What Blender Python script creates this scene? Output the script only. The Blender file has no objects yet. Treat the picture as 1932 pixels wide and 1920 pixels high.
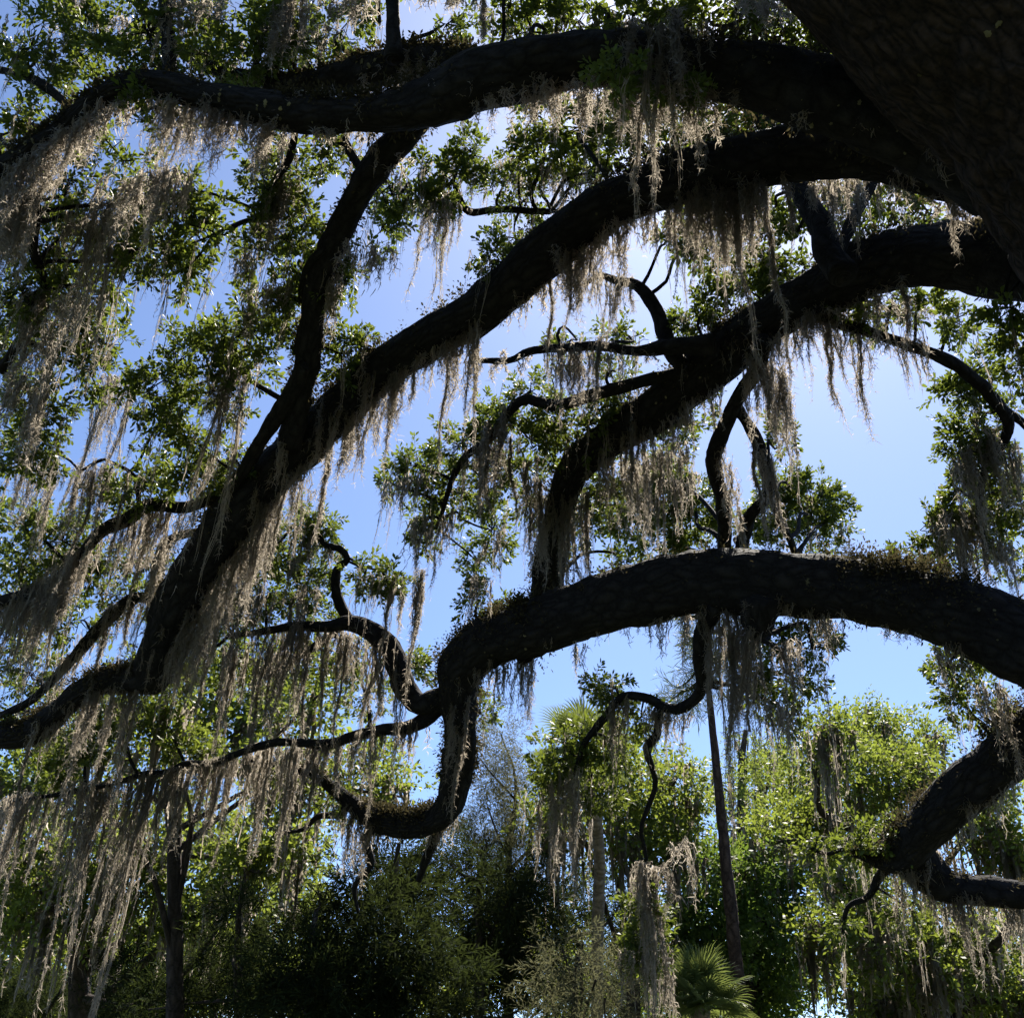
import bpy, math
import numpy as np

# ------------------------------------------------------------------ camera
PITCH, ROLL = math.radians(30.0), math.radians(2.8)
FPX, CX, CY = 1950.0, 966.0, 960.0          # focal length and centre in photo units (photo 1932 wide)
CAM = np.array([0.0, 0.0, 1.6])
FW = np.array([0, math.cos(PITCH), math.sin(PITCH)])
UP0 = np.array([0, -math.sin(PITCH), math.cos(PITCH)])
RT0 = np.array([1.0, 0, 0])
RT = math.cos(ROLL) * RT0 + math.sin(ROLL) * UP0
UP = math.cos(ROLL) * UP0 - math.sin(ROLL) * RT0

scene = bpy.context.scene
col = scene.collection
cam_data = bpy.data.cameras.new('camera')
cam_data.sensor_fit = 'HORIZONTAL'
cam_data.sensor_width = 36.0
cam_data.lens = FPX / 1932.0 * 36.0
cam_data.clip_end = 3000.0
cam = bpy.data.objects.new('camera', cam_data)
col.objects.link(cam)
from mathutils import Matrix, Vector
m = Matrix.Identity(4)
for i in range(3):
    m[i][0], m[i][1], m[i][2], m[i][3] = RT[i], UP[i], -FW[i], CAM[i]
cam.matrix_world = m
scene.camera = cam

# ------------------------------------------------------------------ light
sd = np.array([0.204, 0.505, 0.839]); sd /= np.linalg.norm(sd)     # towards the sun, just above the upper edge of the view
SUN_EL = math.asin(sd[2]); SUN_AZ = math.atan2(sd[0], sd[1])
world = bpy.data.worlds.new('World'); scene.world = world
world.use_nodes = True
wn = world.node_tree
bg = wn.nodes['Background']
sky = wn.nodes.new('ShaderNodeTexSky')
sky.sky_type = 'NISHITA'; sky.sun_disc = False
sky.sun_elevation = SUN_EL; sky.sun_rotation = SUN_AZ
sky.air_density = 0.65; sky.dust_density = 0.55; sky.ozone_density = 6.0
wn.links.new(sky.outputs[0], bg.inputs[0])
bg.inputs[1].default_value = 0.075
sl = bpy.data.lights.new('sun', 'SUN')
sl.energy = 5.0; sl.angle = math.radians(0.5); sl.color = (1.0, 0.93, 0.82)
so = bpy.data.objects.new('sun', sl); col.objects.link(so)
so.rotation_euler = Vector((-sd[0], -sd[1], -sd[2])).to_track_quat('-Z', 'Y').to_euler()
so.location = (3, 8, 30)
scene.view_settings.view_transform = 'Standard'
scene.view_settings.look = 'None'
scene.view_settings.exposure = 1.69
scene.view_settings.gamma = 1.0
scene.cycles.max_bounces = 4
scene.cycles.transparent_max_bounces = 4
scene.cycles.use_adaptive_sampling = True
scene.cycles.adaptive_threshold = 0.06

rng = np.random.default_rng(7)

def at(px, py, z):
    return CAM + z * (FW + RT * ((px - CX) / FPX) + UP * ((CY - py) / FPX))

def project(P):
    d = np.asarray(P) - CAM
    z = d @ FW
    return CX + FPX * (d @ RT) / z, CY - FPX * (d @ UP) / z, z

def nrm(a):
    return a / (np.linalg.norm(a, axis=-1, keepdims=True) + 1e-12)

# ------------------------------------------------------------------ materials
def new_mat(name):
    mt = bpy.data.materials.new(name); mt.use_nodes = True
    nt = mt.node_tree; nt.nodes.clear()
    out = nt.nodes.new('ShaderNodeOutputMaterial')
    return mt, nt, out

def N(nt, kind, **kw):
    n = nt.nodes.new(kind)
    for k, v in kw.items():
        if k.startswith('_'):
            setattr(n, k[1:], v)
        else:
            n.inputs[k].default_value = v
    return n

def ramp(nt, src, stops):
    r = nt.nodes.new('ShaderNodeValToRGB')
    e = r.color_ramp.elements
    while len(e) < len(stops): e.new(0.5)
    for el, (p, c) in zip(e, stops):
        el.position = p; el.color = (*c, 1)
    nt.links.new(src, r.inputs[0])
    return r.outputs[0]

def bark_mat(name, dark, light, lichen, su, sv, lich_amt, bump=0.9):
    mt, nt, out = new_mat(name); L = nt.links.new
    uv = N(nt, 'ShaderNodeUVMap')
    mp = N(nt, 'ShaderNodeMapping'); L(uv.outputs[0], mp.inputs[0])
    mp.inputs['Scale'].default_value = (su, sv, 1)
    tc = N(nt, 'ShaderNodeTexCoord')
    wob = N(nt, 'ShaderNodeTexNoise', Scale=3.0, Detail=3.0); L(tc.outputs['Object'], wob.inputs['Vector'])
    add = N(nt, 'ShaderNodeVectorMath', _operation='MULTIPLY_ADD'); add.inputs[1].default_value = (1.6, 1.6, 0)
    L(wob.outputs['Color'], add.inputs[0]); L(mp.outputs[0], add.inputs[2])
    vo = N(nt, 'ShaderNodeTexVoronoi', _feature='DISTANCE_TO_EDGE', Scale=1.0); L(add.outputs[0], vo.inputs['Vector'])
    no = N(nt, 'ShaderNodeTexNoise', Scale=40.0, Detail=6.0); L(tc.outputs['Object'], no.inputs['Vector'])
    mul = N(nt, 'ShaderNodeMath', _operation='MULTIPLY_ADD'); mul.inputs[1].default_value = 0.5
    L(no.outputs[0], mul.inputs[0]); L(vo.outputs['Distance'], mul.inputs[2])
    colr = ramp(nt, mul.outputs[0], [(0.18, dark), (0.6, light), (0.95, tuple(c * 1.5 for c in light))])
    ln = N(nt, 'ShaderNodeTexNoise', Scale=5.0, Detail=7.0, Roughness=0.7); L(tc.outputs['Object'], ln.inputs['Vector'])
    lr = ramp(nt, ln.outputs[0], [(lich_amt, (0, 0, 0)), (lich_amt + 0.03, (1, 1, 1))])
    mx = N(nt, 'ShaderNodeMix', _data_type='RGBA'); L(lr, mx.inputs[0]); L(colr, mx.inputs[6])
    mx.inputs[7].default_value = (*lichen, 1)
    bs = N(nt, 'ShaderNodeBsdfPrincipled', Roughness=0.92); bs.inputs['Specular IOR Level'].default_value = 0.15
    L(mx.outputs[2], bs.inputs['Base Color'])
    bp = N(nt, 'ShaderNodeBump', Strength=bump, Distance=0.03); L(mul.outputs[0], bp.inputs['Height'])
    L(bp.outputs[0], bs.inputs['Normal']); L(bs.outputs[0], out.inputs[0])
    return mt

def leaf_mat(name, c1, c2, trans, tmix=0.5, gloss=0.14, rough=0.5):
    mt, nt, out = new_mat(name); L = nt.links.new
    ge = N(nt, 'ShaderNodeNewGeometry')
    c = ramp(nt, ge.outputs['Random Per Island'], [(0.0, c1), (0.75, c2), (1.0, tuple(min(1, x * 1.5) for x in c2))])
    t = ramp(nt, ge.outputs['Random Per Island'], [(0.0, tuple(x * 0.65 for x in trans)), (1.0, trans)])
    bs = N(nt, 'ShaderNodeBsdfPrincipled', Roughness=rough); bs.inputs['Specular IOR Level'].default_value = gloss
    L(c, bs.inputs['Base Color'])
    tr = N(nt, 'ShaderNodeBsdfTranslucent'); L(t, tr.inputs[0])
    mx = N(nt, 'ShaderNodeMixShader'); mx.inputs[0].default_value = tmix
    L(bs.outputs[0], mx.inputs[1]); L(tr.outputs[0], mx.inputs[2]); L(mx.outputs[0], out.inputs[0])
    return mt

M = {}
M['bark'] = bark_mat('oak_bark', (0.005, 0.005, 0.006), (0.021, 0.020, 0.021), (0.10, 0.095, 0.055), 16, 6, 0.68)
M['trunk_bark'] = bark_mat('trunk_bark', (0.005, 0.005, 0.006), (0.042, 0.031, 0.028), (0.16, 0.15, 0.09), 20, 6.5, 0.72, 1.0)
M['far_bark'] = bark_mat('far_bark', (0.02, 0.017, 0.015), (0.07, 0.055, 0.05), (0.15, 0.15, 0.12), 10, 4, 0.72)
M['pine_bark'] = bark_mat('pine_bark', (0.03, 0.022, 0.022), (0.12, 0.085, 0.08), (0.16, 0.14, 0.12), 9, 5, 0.72)
M['palm_bark'] = bark_mat('palm_bark', (0.11, 0.088, 0.07), (0.27, 0.22, 0.175), (0.28, 0.25, 0.2), 4, 14, 0.75)
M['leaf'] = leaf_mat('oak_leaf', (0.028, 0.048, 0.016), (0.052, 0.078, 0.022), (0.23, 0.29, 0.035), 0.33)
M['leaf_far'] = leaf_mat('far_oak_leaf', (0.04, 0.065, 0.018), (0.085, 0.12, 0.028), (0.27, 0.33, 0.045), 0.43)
M['leaf_vine'] = leaf_mat('vine_leaf', (0.022, 0.042, 0.014), (0.045, 0.075, 0.022), (0.20, 0.30, 0.04), 0.36)
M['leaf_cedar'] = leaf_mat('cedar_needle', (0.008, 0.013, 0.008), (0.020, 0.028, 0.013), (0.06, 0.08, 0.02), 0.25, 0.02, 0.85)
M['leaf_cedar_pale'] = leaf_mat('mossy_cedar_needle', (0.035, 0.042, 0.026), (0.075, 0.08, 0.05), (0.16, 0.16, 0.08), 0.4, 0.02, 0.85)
M['leaf_pine'] = leaf_mat('pine_needle', (0.025, 0.04, 0.02), (0.06, 0.08, 0.03), (0.12, 0.15, 0.04), 0.3, 0.2, 0.5)
M['frond'] = leaf_mat('palm_frond', (0.05, 0.075, 0.025), (0.08, 0.11, 0.04), (0.17, 0.21, 0.05), 0.36, 0.2, 0.45)
M['fern'] = leaf_mat('curled_fern', (0.016, 0.016, 0.010), (0.042, 0.038, 0.024), (0.10, 0.085, 0.04), 0.3, 0.05, 0.9)
M['moss'] = leaf_mat('moss_strand', (0.036, 0.034, 0.029), (0.085, 0.078, 0.064), (0.64, 0.565, 0.46), 0.43, 0.02, 0.95)
M['lichen'] = leaf_mat('lichen_crust', (0.07, 0.066, 0.04), (0.14, 0.13, 0.08), (0.1, 0.1, 0.05), 0.05, 0.05, 0.95)

def ground_material():
    mt, nt, out = new_mat('ground_litter'); L = nt.links.new
    tc = N(nt, 'ShaderNodeTexCoord')
    n1 = N(nt, 'ShaderNodeTexNoise', Scale=0.6, Detail=8.0); L(tc.outputs['Object'], n1.inputs['Vector'])
    c = ramp(nt, n1.outputs[0], [(0.35, (0.05, 0.038, 0.025)), (0.5, (0.035, 0.05, 0.018)), (0.7, (0.06, 0.075, 0.03))])
    n2 = N(nt, 'ShaderNodeTexNoise', Scale=25.0, Detail=5.0); L(tc.outputs['Object'], n2.inputs['Vector'])
    bs = N(nt, 'ShaderNodeBsdfPrincipled', Roughness=0.95); L(c, bs.inputs['Base Color'])
    bp = N(nt, 'ShaderNodeBump', Strength=0.8, Distance=0.05); L(n2.outputs[0], bp.inputs['Height'])
    L(bp.outputs[0], bs.inputs['Normal']); L(bs.outputs[0], out.inputs[0])
    return mt
M['ground'] = ground_material()

# ------------------------------------------------------------------ mesh helpers
def build_mesh(name, V, Q=None, T=None, mat=None, smooth=False, uv=None):
    V = np.ascontiguousarray(V, dtype=np.float32)
    me = bpy.data.meshes.new(name)
    nq = 0 if Q is None else len(Q); nt_ = 0 if T is None else len(T)
    loops = np.concatenate([np.asarray(a, dtype=np.int32).ravel() for a in (Q, T) if a is not None and len(a)])
    me.vertices.add(len(V)); me.vertices.foreach_set('co', V.ravel())
    me.loops.add(len(loops)); me.loops.foreach_set('vertex_index', loops)
    me.polygons.add(nq + nt_)
    starts = np.concatenate([np.arange(nq) * 4, nq * 4 + np.arange(nt_) * 3]).astype(np.int32)
    me.polygons.foreach_set('loop_start', starts)
    if smooth:
        me.polygons.foreach_set('use_smooth', np.ones(nq + nt_, dtype=bool))
    if uv is not None:
        l = me.uv_layers.new(name='UVMap')
        l.data.foreach_set('uv', np.ascontiguousarray(uv[loops], dtype=np.float32).ravel())
    me.update(calc_edges=True)
    if mat is not None: me.materials.append(mat)
    return me

def add_obj(name, me, parent=None, **props):
    o = bpy.data.objects.new(name, me); col.objects.link(o)
    if parent is not None:
        o.parent = parent
        o.matrix_parent_inverse = Matrix.Translation(-parent.matrix_basis.translation) if parent.parent is None else Matrix.Identity(4)
        if parent.parent is not None:
            o.matrix_parent_inverse = Matrix.Identity(4)
    for k, v in props.items(): o[k] = v
    return o

class Soup:
    """collects quads (N,4,3) or vert/face blocks into one mesh"""
    def __init__(s): s.V = []; s.Q = []; s.T = []; s.n = 0
    def add(s, V, Q=None, T=None):
        V = np.asarray(V)
        if Q is not None and len(Q): s.Q.append(np.asarray(Q) + s.n)
        if T is not None and len(T): s.T.append(np.asarray(T) + s.n)
        s.V.append(V); s.n += len(V)
    def mesh(s, name, mat, smooth=False):
        return build_mesh(name, np.concatenate(s.V), np.concatenate(s.Q) if s.Q else None,
                          np.concatenate(s.T) if s.T else None, mat, smooth)

def value_noise(u, v, seed, per=None):
    r = np.random.default_rng(seed); tab = r.random((128, 128))
    i = np.floor(u).astype(int); j = np.floor(v).astype(int)
    fu = u - i; fv = v - j
    fu = fu * fu * (3 - 2 * fu); fv = fv * fv * (3 - 2 * fv)
    p = per if per else 128
    g = lambda a, b: tab[(a % p) % 128, b % 128]
    return (g(i, j) * (1 - fu) + g(i + 1, j) * fu) * (1 - fv) + (g(i, j + 1) * (1 - fu) + g(i + 1, j + 1) * fu) * fv

def resample(P, R, step):
    """Catmull-Rom through points with radii"""
    P = np.asarray(P, float); R = np.asarray(R, float)
    A = np.concatenate([[2 * P[0] - P[1]], P, [2 * P[-1] - P[-2]]])
    B = np.concatenate([[R[0]], R, [R[-1]]])
    oP, oR = [], []
    for i in range(1, len(A) - 2):
        n = max(2, int(np.linalg.norm(A[i + 1] - A[i]) / step))
        t = np.linspace(0, 1, n, endpoint=False)[:, None]
        p0, p1, p2, p3 = A[i - 1], A[i], A[i + 1], A[i + 2]
        oP.append(0.5 * (2 * p1 + (p2 - p0) * t + (2 * p0 - 5 * p1 + 4 * p2 - p3) * t * t + (3 * p1 - p0 - 3 * p2 + p3) * t ** 3))
        oR.append(B[i] * (1 - t[:, 0]) + B[i + 1] * t[:, 0])
    oP.append(P[-1:]); oR.append(R[-1:])
    return np.concatenate(oP), np.concatenate(oR)

def frames(P):
    T = nrm(np.gradient(P, axis=0))
    ref = np.array([0, 0, 1.0]) if abs(T[0][2]) < 0.9 else np.array([1.0, 0, 0])
    n = nrm(np.cross(T[0], np.cross(ref, T[0])))
    Ns = [n]
    for k in range(1, len(P)):
        n = n - T[k] * (n @ T[k]); n = n / np.linalg.norm(n); Ns.append(n)
    Nn = np.array(Ns)
    return T, Nn, np.cross(T, Nn)

def tube(P, R, seg, seed, knob=0.12, bark=0.0, wander=0.0, sub=None):
    """P, R already resampled; returns V, Q, T, uv, (T,N,B)"""
    T, Nn, B = frames(P)
    n = len(P)
    s = np.concatenate([[0], np.cumsum(np.linalg.norm(np.diff(P, axis=0), axis=1))])
    th = np.linspace(0, 2 * np.pi, seg + 1)
    rr = R[:, None] * np.ones(seg + 1)[None]
    if knob:
        mr = max(R.mean(), 0.02)
        a = value_noise(th[None] / (2 * np.pi) * 4 + 0 * s[:, None], s[:, None] / (mr * 3.5) + 0 * th[None] + 7, seed, 4)
        b = value_noise(th[None] / (2 * np.pi) * 9 + 0 * s[:, None], s[:, None] / (mr * 1.3) + 0 * th[None] + 3, seed + 1, 9)
        c = value_noise(th[None] / (2 * np.pi) * 14 + 0 * s[:, None], s[:, None] / (mr * 0.55) + 0 * th[None] + 9, seed + 8, 14)
        rr = rr * (1 + knob * (a - 0.5) * 2.2 + knob * 0.7 * (b - 0.5) * 2 + (knob * 0.5 * (c - 0.5) * 2 if seg > 11 else 0))
    if bark:
        nu = 60 if bark > 0.02 else 26
        tw = th[None] / (2 * np.pi) * nu + 0 * s[:, None]
        wob = value_noise(tw * 0.25, s[:, None] * 4 + 0 * th[None], seed + 5, nu // 4) * 2.2
        c1 = value_noise(tw + wob, s[:, None] * (5.5 if bark > 0.02 else 7) + 0 * th[None], seed + 2, nu)
        c2 = value_noise(tw * 2, s[:, None] * 18 + 0 * th[None], seed + 3, nu * 2)
        rr = rr + bark * (1.3 * np.minimum(np.abs(c1 - 0.5) * 3, 1) + 0.5 * c2)
    rr[:, -1] = rr[:, 0]
    V = P[:, None, :] + rr[..., None] * (np.cos(th)[None, :, None] * Nn[:, None, :] + np.sin(th)[None, :, None] * B[:, None, :])
    uv = np.stack([np.broadcast_to(th[None] / (2 * np.pi) * 2 * np.pi * max(R.mean(), 0.05), rr.shape), np.broadcast_to(s[:, None], rr.shape)], -1)
    i = np.arange(n - 1)[:, None] * (seg + 1) + np.arange(seg)[None]
    Q = np.stack([i, i + 1, i + seg + 2, i + seg + 1], -1).reshape(-1, 4)
    V = V.reshape(-1, 3); uv = uv.reshape(-1, 2)
    # end caps
    c0, c1 = len(V), len(V) + 1
    V = np.concatenate([V, [P[0] - T[0] * R[0] * 0.4, P[-1] + T[-1] * R[-1] * 0.6]])
    uv = np.concatenate([uv, [[0, 0], [0, s[-1]]]])
    a = np.arange(seg); e = (n - 1) * (seg + 1)
    Tt = np.concatenate([np.stack([a + 1, a, np.full(seg, c0)], -1), np.stack([e + a, e + a + 1, np.full(seg, c1)], -1)])
    return V, Q, Tt, uv, (T, Nn, B)

LEAF = np.array([[0, 0, 0], [0.30, 0.17, 0.05], [0.72, 0.23, 0.06], [1, 0, -0.03], [0.72, -0.23, 0.06], [0.30, -0.17, 0.05]])
LEAFQ = np.array([[0, 3, 2, 1], [0, 5, 4, 3]])
KITE = np.array([[0, 0, 0], [0.55, 0.27, 0.05], [1, 0, 0], [0.55, -0.27, 0.05]])
KITEQ = np.array([[0, 3, 2, 1]])

def leaves(P, axis, size, aspect=1.0, tmpl=LEAF, tq=LEAFQ, droop=0.0):
    n = len(P)
    axis = nrm(axis + np.array([0, 0, -droop]))
    rv = nrm(rng.normal(size=(n, 3)) + np.array([0, 0, 1.0]))
    side = nrm(np.cross(axis, rv)); nor = np.cross(side, axis)
    sz = np.broadcast_to(size, (n,))[:, None, None]
    V = P[:, None] + sz * (tmpl[None, :, 0:1] * axis[:, None] + aspect * tmpl[None, :, 1:2] * side[:, None] + tmpl[None, :, 2:3] * nor[:, None])
    k = len(tmpl)
    Q = (tq[None] + (np.arange(n) * k)[:, None, None]).reshape(-1, 4)
    return V.reshape(-1, 3), Q

def ribbons(A, B, w):
    """thin three-sided twigs from A to B"""
    n = len(A)
    d = nrm(B - A); s1 = nrm(np.cross(d, rng.normal(size=(n, 3)))); s2 = np.cross(d, s1)
    w = np.broadcast_to(w, (n,))[:, None]
    offs = [s1, -0.5 * s1 + 0.87 * s2, -0.5 * s1 - 0.87 * s2]
    V = np.stack([A + o * w for o in offs] + [B + o * w * 0.5 for o in offs], 1).reshape(-1, 3)
    b = np.arange(n)[:, None] * 6
    Q = np.concatenate([b + np.array([[0, 1, 4, 3]]), b + np.array([[1, 2, 5, 4]]), b + np.array([[2, 0, 3, 5]])])
    return V, Q

def spray_leaves(O, D, Ln, nl, size, tmpl=LEAF, tq=LEAFQ, aspect=1.0, droop=0.15):
    """O,D,Ln: spray origins, directions, lengths; nl leaves on each"""
    S = len(O)
    D = nrm(D)
    a = nrm(np.cross(D, rng.normal(size=(S, 3)))); b = np.cross(D, a)
    t = np.linspace(0.2, 1.0, nl)[None] + rng.normal(0, 0.04, (S, nl))
    ph = np.arange(nl)[None] * 2.4 + rng.random((S, 1)) * 6 + rng.normal(0, 0.3, (S, nl))
    rad = np.cos(ph)[..., None] * a[:, None] + np.sin(ph)[..., None] * b[:, None]
    pos = O[:, None] + D[:, None] * (t * Ln[:, None])[..., None] + rad * 0.01
    ax = rad * (1.15 - 0.7 * t)[..., None] + D[:, None] * 0.75 + rng.normal(0, 0.15, (S, nl, 3))
    sz = size * rng.uniform(0.55, 1.38, (S * nl))
    return leaves(pos.reshape(-1, 3), nrm(ax.reshape(-1, 3)), sz, aspect, tmpl, tq, droop)

# ------------------------------------------------------------------ ground
gn = 60
gx = np.linspace(-1, 1, gn); gx = np.sign(gx) * np.abs(gx) ** 2.2 * 900
X, Y = np.meshgrid(gx, gx + 10)
Z = 0.25 * (value_noise(X / 9 + 40, Y / 9 + 40, 3) - 0.5) * np.clip(np.hypot(X, Y) / 20, 0, 1)
i = (np.arange(gn - 1)[:, None] * gn + np.arange(gn - 1)[None]).ravel()
add_obj('ground', build_mesh('ground', np.stack([X, Y, Z], -1).reshape(-1, 3), np.stack([i, i + 1, i + gn + 1, i + gn], -1), None, M['ground'], True), kind='structure')

# ------------------------------------------------------------------ the big live oak
def empty(name, loc, **props):
    o = bpy.data.objects.new(name, None); col.objects.link(o); o.location = loc
    o.empty_display_size = 0.3
    for k, v in props.items(): o[k] = v
    return o

TRUNK_BASE = (5.9, 6.6, 0.0)
oak = empty('live_oak', TRUNK_BASE, category='tree',
            label='massive dark live oak with long arching limbs draped in Spanish moss')
bpy.context.view_layer.update()

# sample store: world pos, pixel, depth, radius, zone label, owner object
SAMP = {'P': [], 'px': [], 'r': [], 'zone': [], 'own': []}
def store(P, R, zone, own):
    x, y, z = project(P)
    SAMP['P'].append(P); SAMP['px'].append(np.stack([x, y, z], -1)); SAMP['r'].append(R)
    SAMP['zone'] += [zone] * len(P); SAMP['own'] += [own] * len(P)

FERN = {}
def fern_on(own, P, R, fr, dens, side=1.0):
    """curled fern growth on the upper side of a limb"""
    T, Nn, B = fr
    s = np.concatenate([[0], np.cumsum(np.linalg.norm(np.diff(P, axis=0), axis=1))])
    n = int(dens * 2.4 * s[-1])
    if n < 4: return
    ss = rng.random(n * 3) * s[-1]; pn = value_noise(ss * 2.2, ss * 0 + 3.3, int(rng.integers(1e6)))
    ss = ss[rng.random(n * 3) < np.clip((pn - 0.3) * 2.2, 0.05, 1)][:n]; n = len(ss)
    k = np.clip(np.searchsorted(s, ss), 0, len(P) - 1)
    ang = rng.normal(0, 0.9, n)
    up = np.array([0, 0, 1.0]); upn = nrm(up - T[k] * (T[k] @ up)[:, None]); sd_ = np.cross(T[k], upn)
    out = upn * np.cos(ang)[:, None] + sd_ * np.sin(ang)[:, None]
    pos = P[k] + out * (R[k] * 0.97)[:, None]
    D = nrm(out + rng.normal(0, 0.55, (n, 3)) + np.array([0, 0, 0.25]))
    V, Q = spray_leaves(pos, D, rng.uniform(0.03, 0.16, n) * rng.uniform(0.5, 1.2, n) * np.clip(R[k] / 0.17, 0.15, 1.1), 6, 0.034, KITE, KITEQ, 0.8, 0.3)
    sp = Soup(); sp.add(V, Q)
    add_obj('fern_growth', sp.mesh('fern_growth', M['fern']), own, kind='stuff')

def lichen_on(own, P, R, fr, n, smin, smax, amin=None, amax=None):
    T, Nn, B = fr
    sp = Soup()
    for q_ in range(n):
        if q_ % 9 == 0:
            kc = int(rng.integers(4, len(P) - 4)); tc_ = rng.uniform(0, 2 * np.pi)
        k0 = int(np.clip(kc + rng.normal(0, 3.5 * R[kc] / 0.15), 2, len(P) - 3)); th0 = tc_ + rng.normal(0, 0.35)
        sz = rng.uniform(smin, smax)
        m_ = 13; ph = np.linspace(0, 2 * np.pi, m_, endpoint=False)
        rad = sz * (1 + 0.18 * np.sin(ph * 5 + rng.random() * 6) + 0.15 * np.sin(ph * 2 + rng.random() * 6) + rng.normal(0, 0.12, m_))
        lift = 0.035 * R[k0] + 0.012
        def pt(dx, dy):
            th = th0 + dx / R[k0]
            rr = R[k0] * 1.04 + lift
            return P[k0] + T[k0] * dy + rr * (np.cos(th) * Nn[k0] + np.sin(th) * B[k0])
        ring = [pt(r * math.cos(a), r * math.sin(a)) for r, a in zip(rad, ph)]
        cen = pt(0, 0) + 0.006 * nrm(pt(0, 0) - P[k0])
        a = np.arange(m_)
        sp.add(np.array(ring + [cen]), None, np.stack([a, (a + 1) % m_, np.full(m_, m_)], -1))
    add_obj('lichen', sp.mesh('lichen', M['lichen']), own, kind='stuff')

# trunk -------------------------------------------------------------
TP = [(6.1, 6.9, -0.4, 1.25), (5.85, 6.6, 0.5, 1.0), (5.6, 6.2, 2, .86), (5.1, 5.5, 3.9, .80), (4.25, 4.62, 5.6, .74), (3.2, 3.9, 6.5, .68),
      (2.05, 3.3, 7.1, .62), (0.6, 2.6, 7.9, .55), (-1.2, 2.0, 8.7, .42), (-3.0, 1.2, 9.7, .28)]
P, R = resample([p[:3] for p in TP], [p[3] for p in TP], 0.045)
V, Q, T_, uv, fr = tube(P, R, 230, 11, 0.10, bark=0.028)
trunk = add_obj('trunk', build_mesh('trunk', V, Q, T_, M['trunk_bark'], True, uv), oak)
store(P, R, 'trunk', trunk)
lichen_on(trunk, P, R, fr, 160, 0.005, 0.020)

def limb(zone, pts, parent=None, name='limb', fern=0, lich=0, seg=30, knob=0.14, step=0.05, mat='bark', label=None, bark=0.006):
    """pts: (px, py, depth, radius px)"""
    W = [at(p[0], p[1], p[2]) for p in pts]; k_ = (0.92 if zone == ZA else 1.0) if seg >= 18 else 1.0
    Rr = [k_ * p[3] * p[2] / FPX for p in pts]
    P, R = resample(W, Rr, step)
    V, Q, T_, uv, fr = tube(P, R, seg, int(rng.integers(1e6)), knob, bark=bark * 1.6 if seg > 16 else 0)
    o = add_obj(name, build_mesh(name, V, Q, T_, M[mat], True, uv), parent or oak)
    if label: o['label'] = label
    store(P, R, zone, o)
    if fern: fern_on(o, P, R, fr, fern)
    if lich: lichen_on(o, P, R, fr, int(lich * 1.6), 0.004, 0.015)
    return o

def dz(pts, z0, z1):
    """spread depth z0..z1 over (x,y,r) points by arc length"""
    a = np.array([p[:2] for p in pts], float)
    s = np.concatenate([[0], np.cumsum(np.linalg.norm(np.diff(a, axis=0), axis=1))]); s /= s[-1]
    return [(p[0], p[1], z0 + (z1 - z0) * t, p[2]) for p, t in zip(pts, s)]

ZA = 'the topmost limb'
ZG = 'the zigzag branch above the hooked limb end'
ZH = 'the long thin branch reaching back from the hooked limb'
ZI = 'the dangling branch looping below the arching limb'
ZJ = 'the hooked end of the arching limb'
ZK = 'the side branches at the tip of the sweeping limb'
ZL = 'the crooked branches behind the crossing limb'
ZM = 'the twin stems rising from the arching limb'
A = limb(ZA, dz([(1900, 330, 90), (1760, 250, 85), (1600, 195, 72), (1430, 145, 60), (1300, 128, 56), (1180, 108, 50), (1060, 116, 52), (960, 140, 54), (870, 165, 56),
                 (790, 196, 46), (700, 214, 33), (600, 217, 33), (500, 202, 34), (400, 185, 29), (310, 162, 25), (250, 163, 22), (200, 180, 20),
                 (150, 216, 19), (100, 257, 20), (50, 290, 20), (0, 320, 20), (-80, 350, 17), (-220, 420, 12)], 6.2, 7.2), fern=150, lich=70)
A_up = limb(ZA, dz([(900, 140, 40), (830, 128, 36), (760, 124, 33), (700, 134, 31), (620, 150, 22), (540, 162, 18), (460, 150, 14), (380, 120, 10), (300, 60, 8), (240, -30, 6)], 6.95, 8.2), fern=150, lich=10)
ZF = 'the branch dropping between the two upper limbs'
A_dn = limb(ZF, dz([(800, 200, 32), (765, 250, 27), (722, 300, 24), (690, 345, 24), (655, 410, 23), (622, 480, 22), (597, 550, 23), (585, 625, 23), (575, 694, 22), (560, 765, 21), (545, 840, 20)], 6.95, 8.6), fern=60, lich=14, seg=20)
A_dn2 = limb(ZF, dz([(574, 690, 15), (545, 750, 15), (505, 810, 14), (472, 864, 13), (430, 930, 10)], 8.1, 8.9), parent=A_dn, name='branch', seg=12)
A_b1 = limb(ZA, dz([(140, 212, 8), (95, 170, 9), (50, 145, 8), (0, 132, 7), (-60, 120, 6)], 7.1, 7.6), parent=A, name='branch', seg=10)
A_b2 = limb(ZA, dz([(745, 110, 18), (742, 60, 16), (742, 0, 14), (735, -80, 12)], 6.9, 7.3), parent=A, name='branch', seg=12)
A_b3 = limb(ZA, dz([(320, 150, 14), (318, 80, 14), (310, 0, 12), (300, -80, 10)], 7.0, 7.4), parent=A, name='branch', seg=12)
A_b4 = limb(ZA, dz([(560, 230, 6), (545, 300, 7), (515, 350, 7), (505, 400, 5)], 7.4, 8.0), parent=A, name='branch', seg=8)
A_b5 = limb(ZF, dz([(694, 330, 8), (676, 310, 9), (660, 285, 8), (650, 262, 6)], 7.3, 7.5), parent=A_dn, name='branch', seg=8)
A_b6 = limb(ZF, dz([(612, 470, 7), (590, 490, 8), (572, 530, 7), (566, 570, 5)], 7.6, 8.0), parent=A_dn, name='branch', seg=8)
A_b7 = limb(ZA, dz([(60, 355, 7), (70, 400, 8), (62, 470, 9), (85, 530, 8), (80, 580, 9), (40, 640, 10), (0, 700, 9)], 7.2, 8.0), parent=A, name='branch', seg=10)
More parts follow.
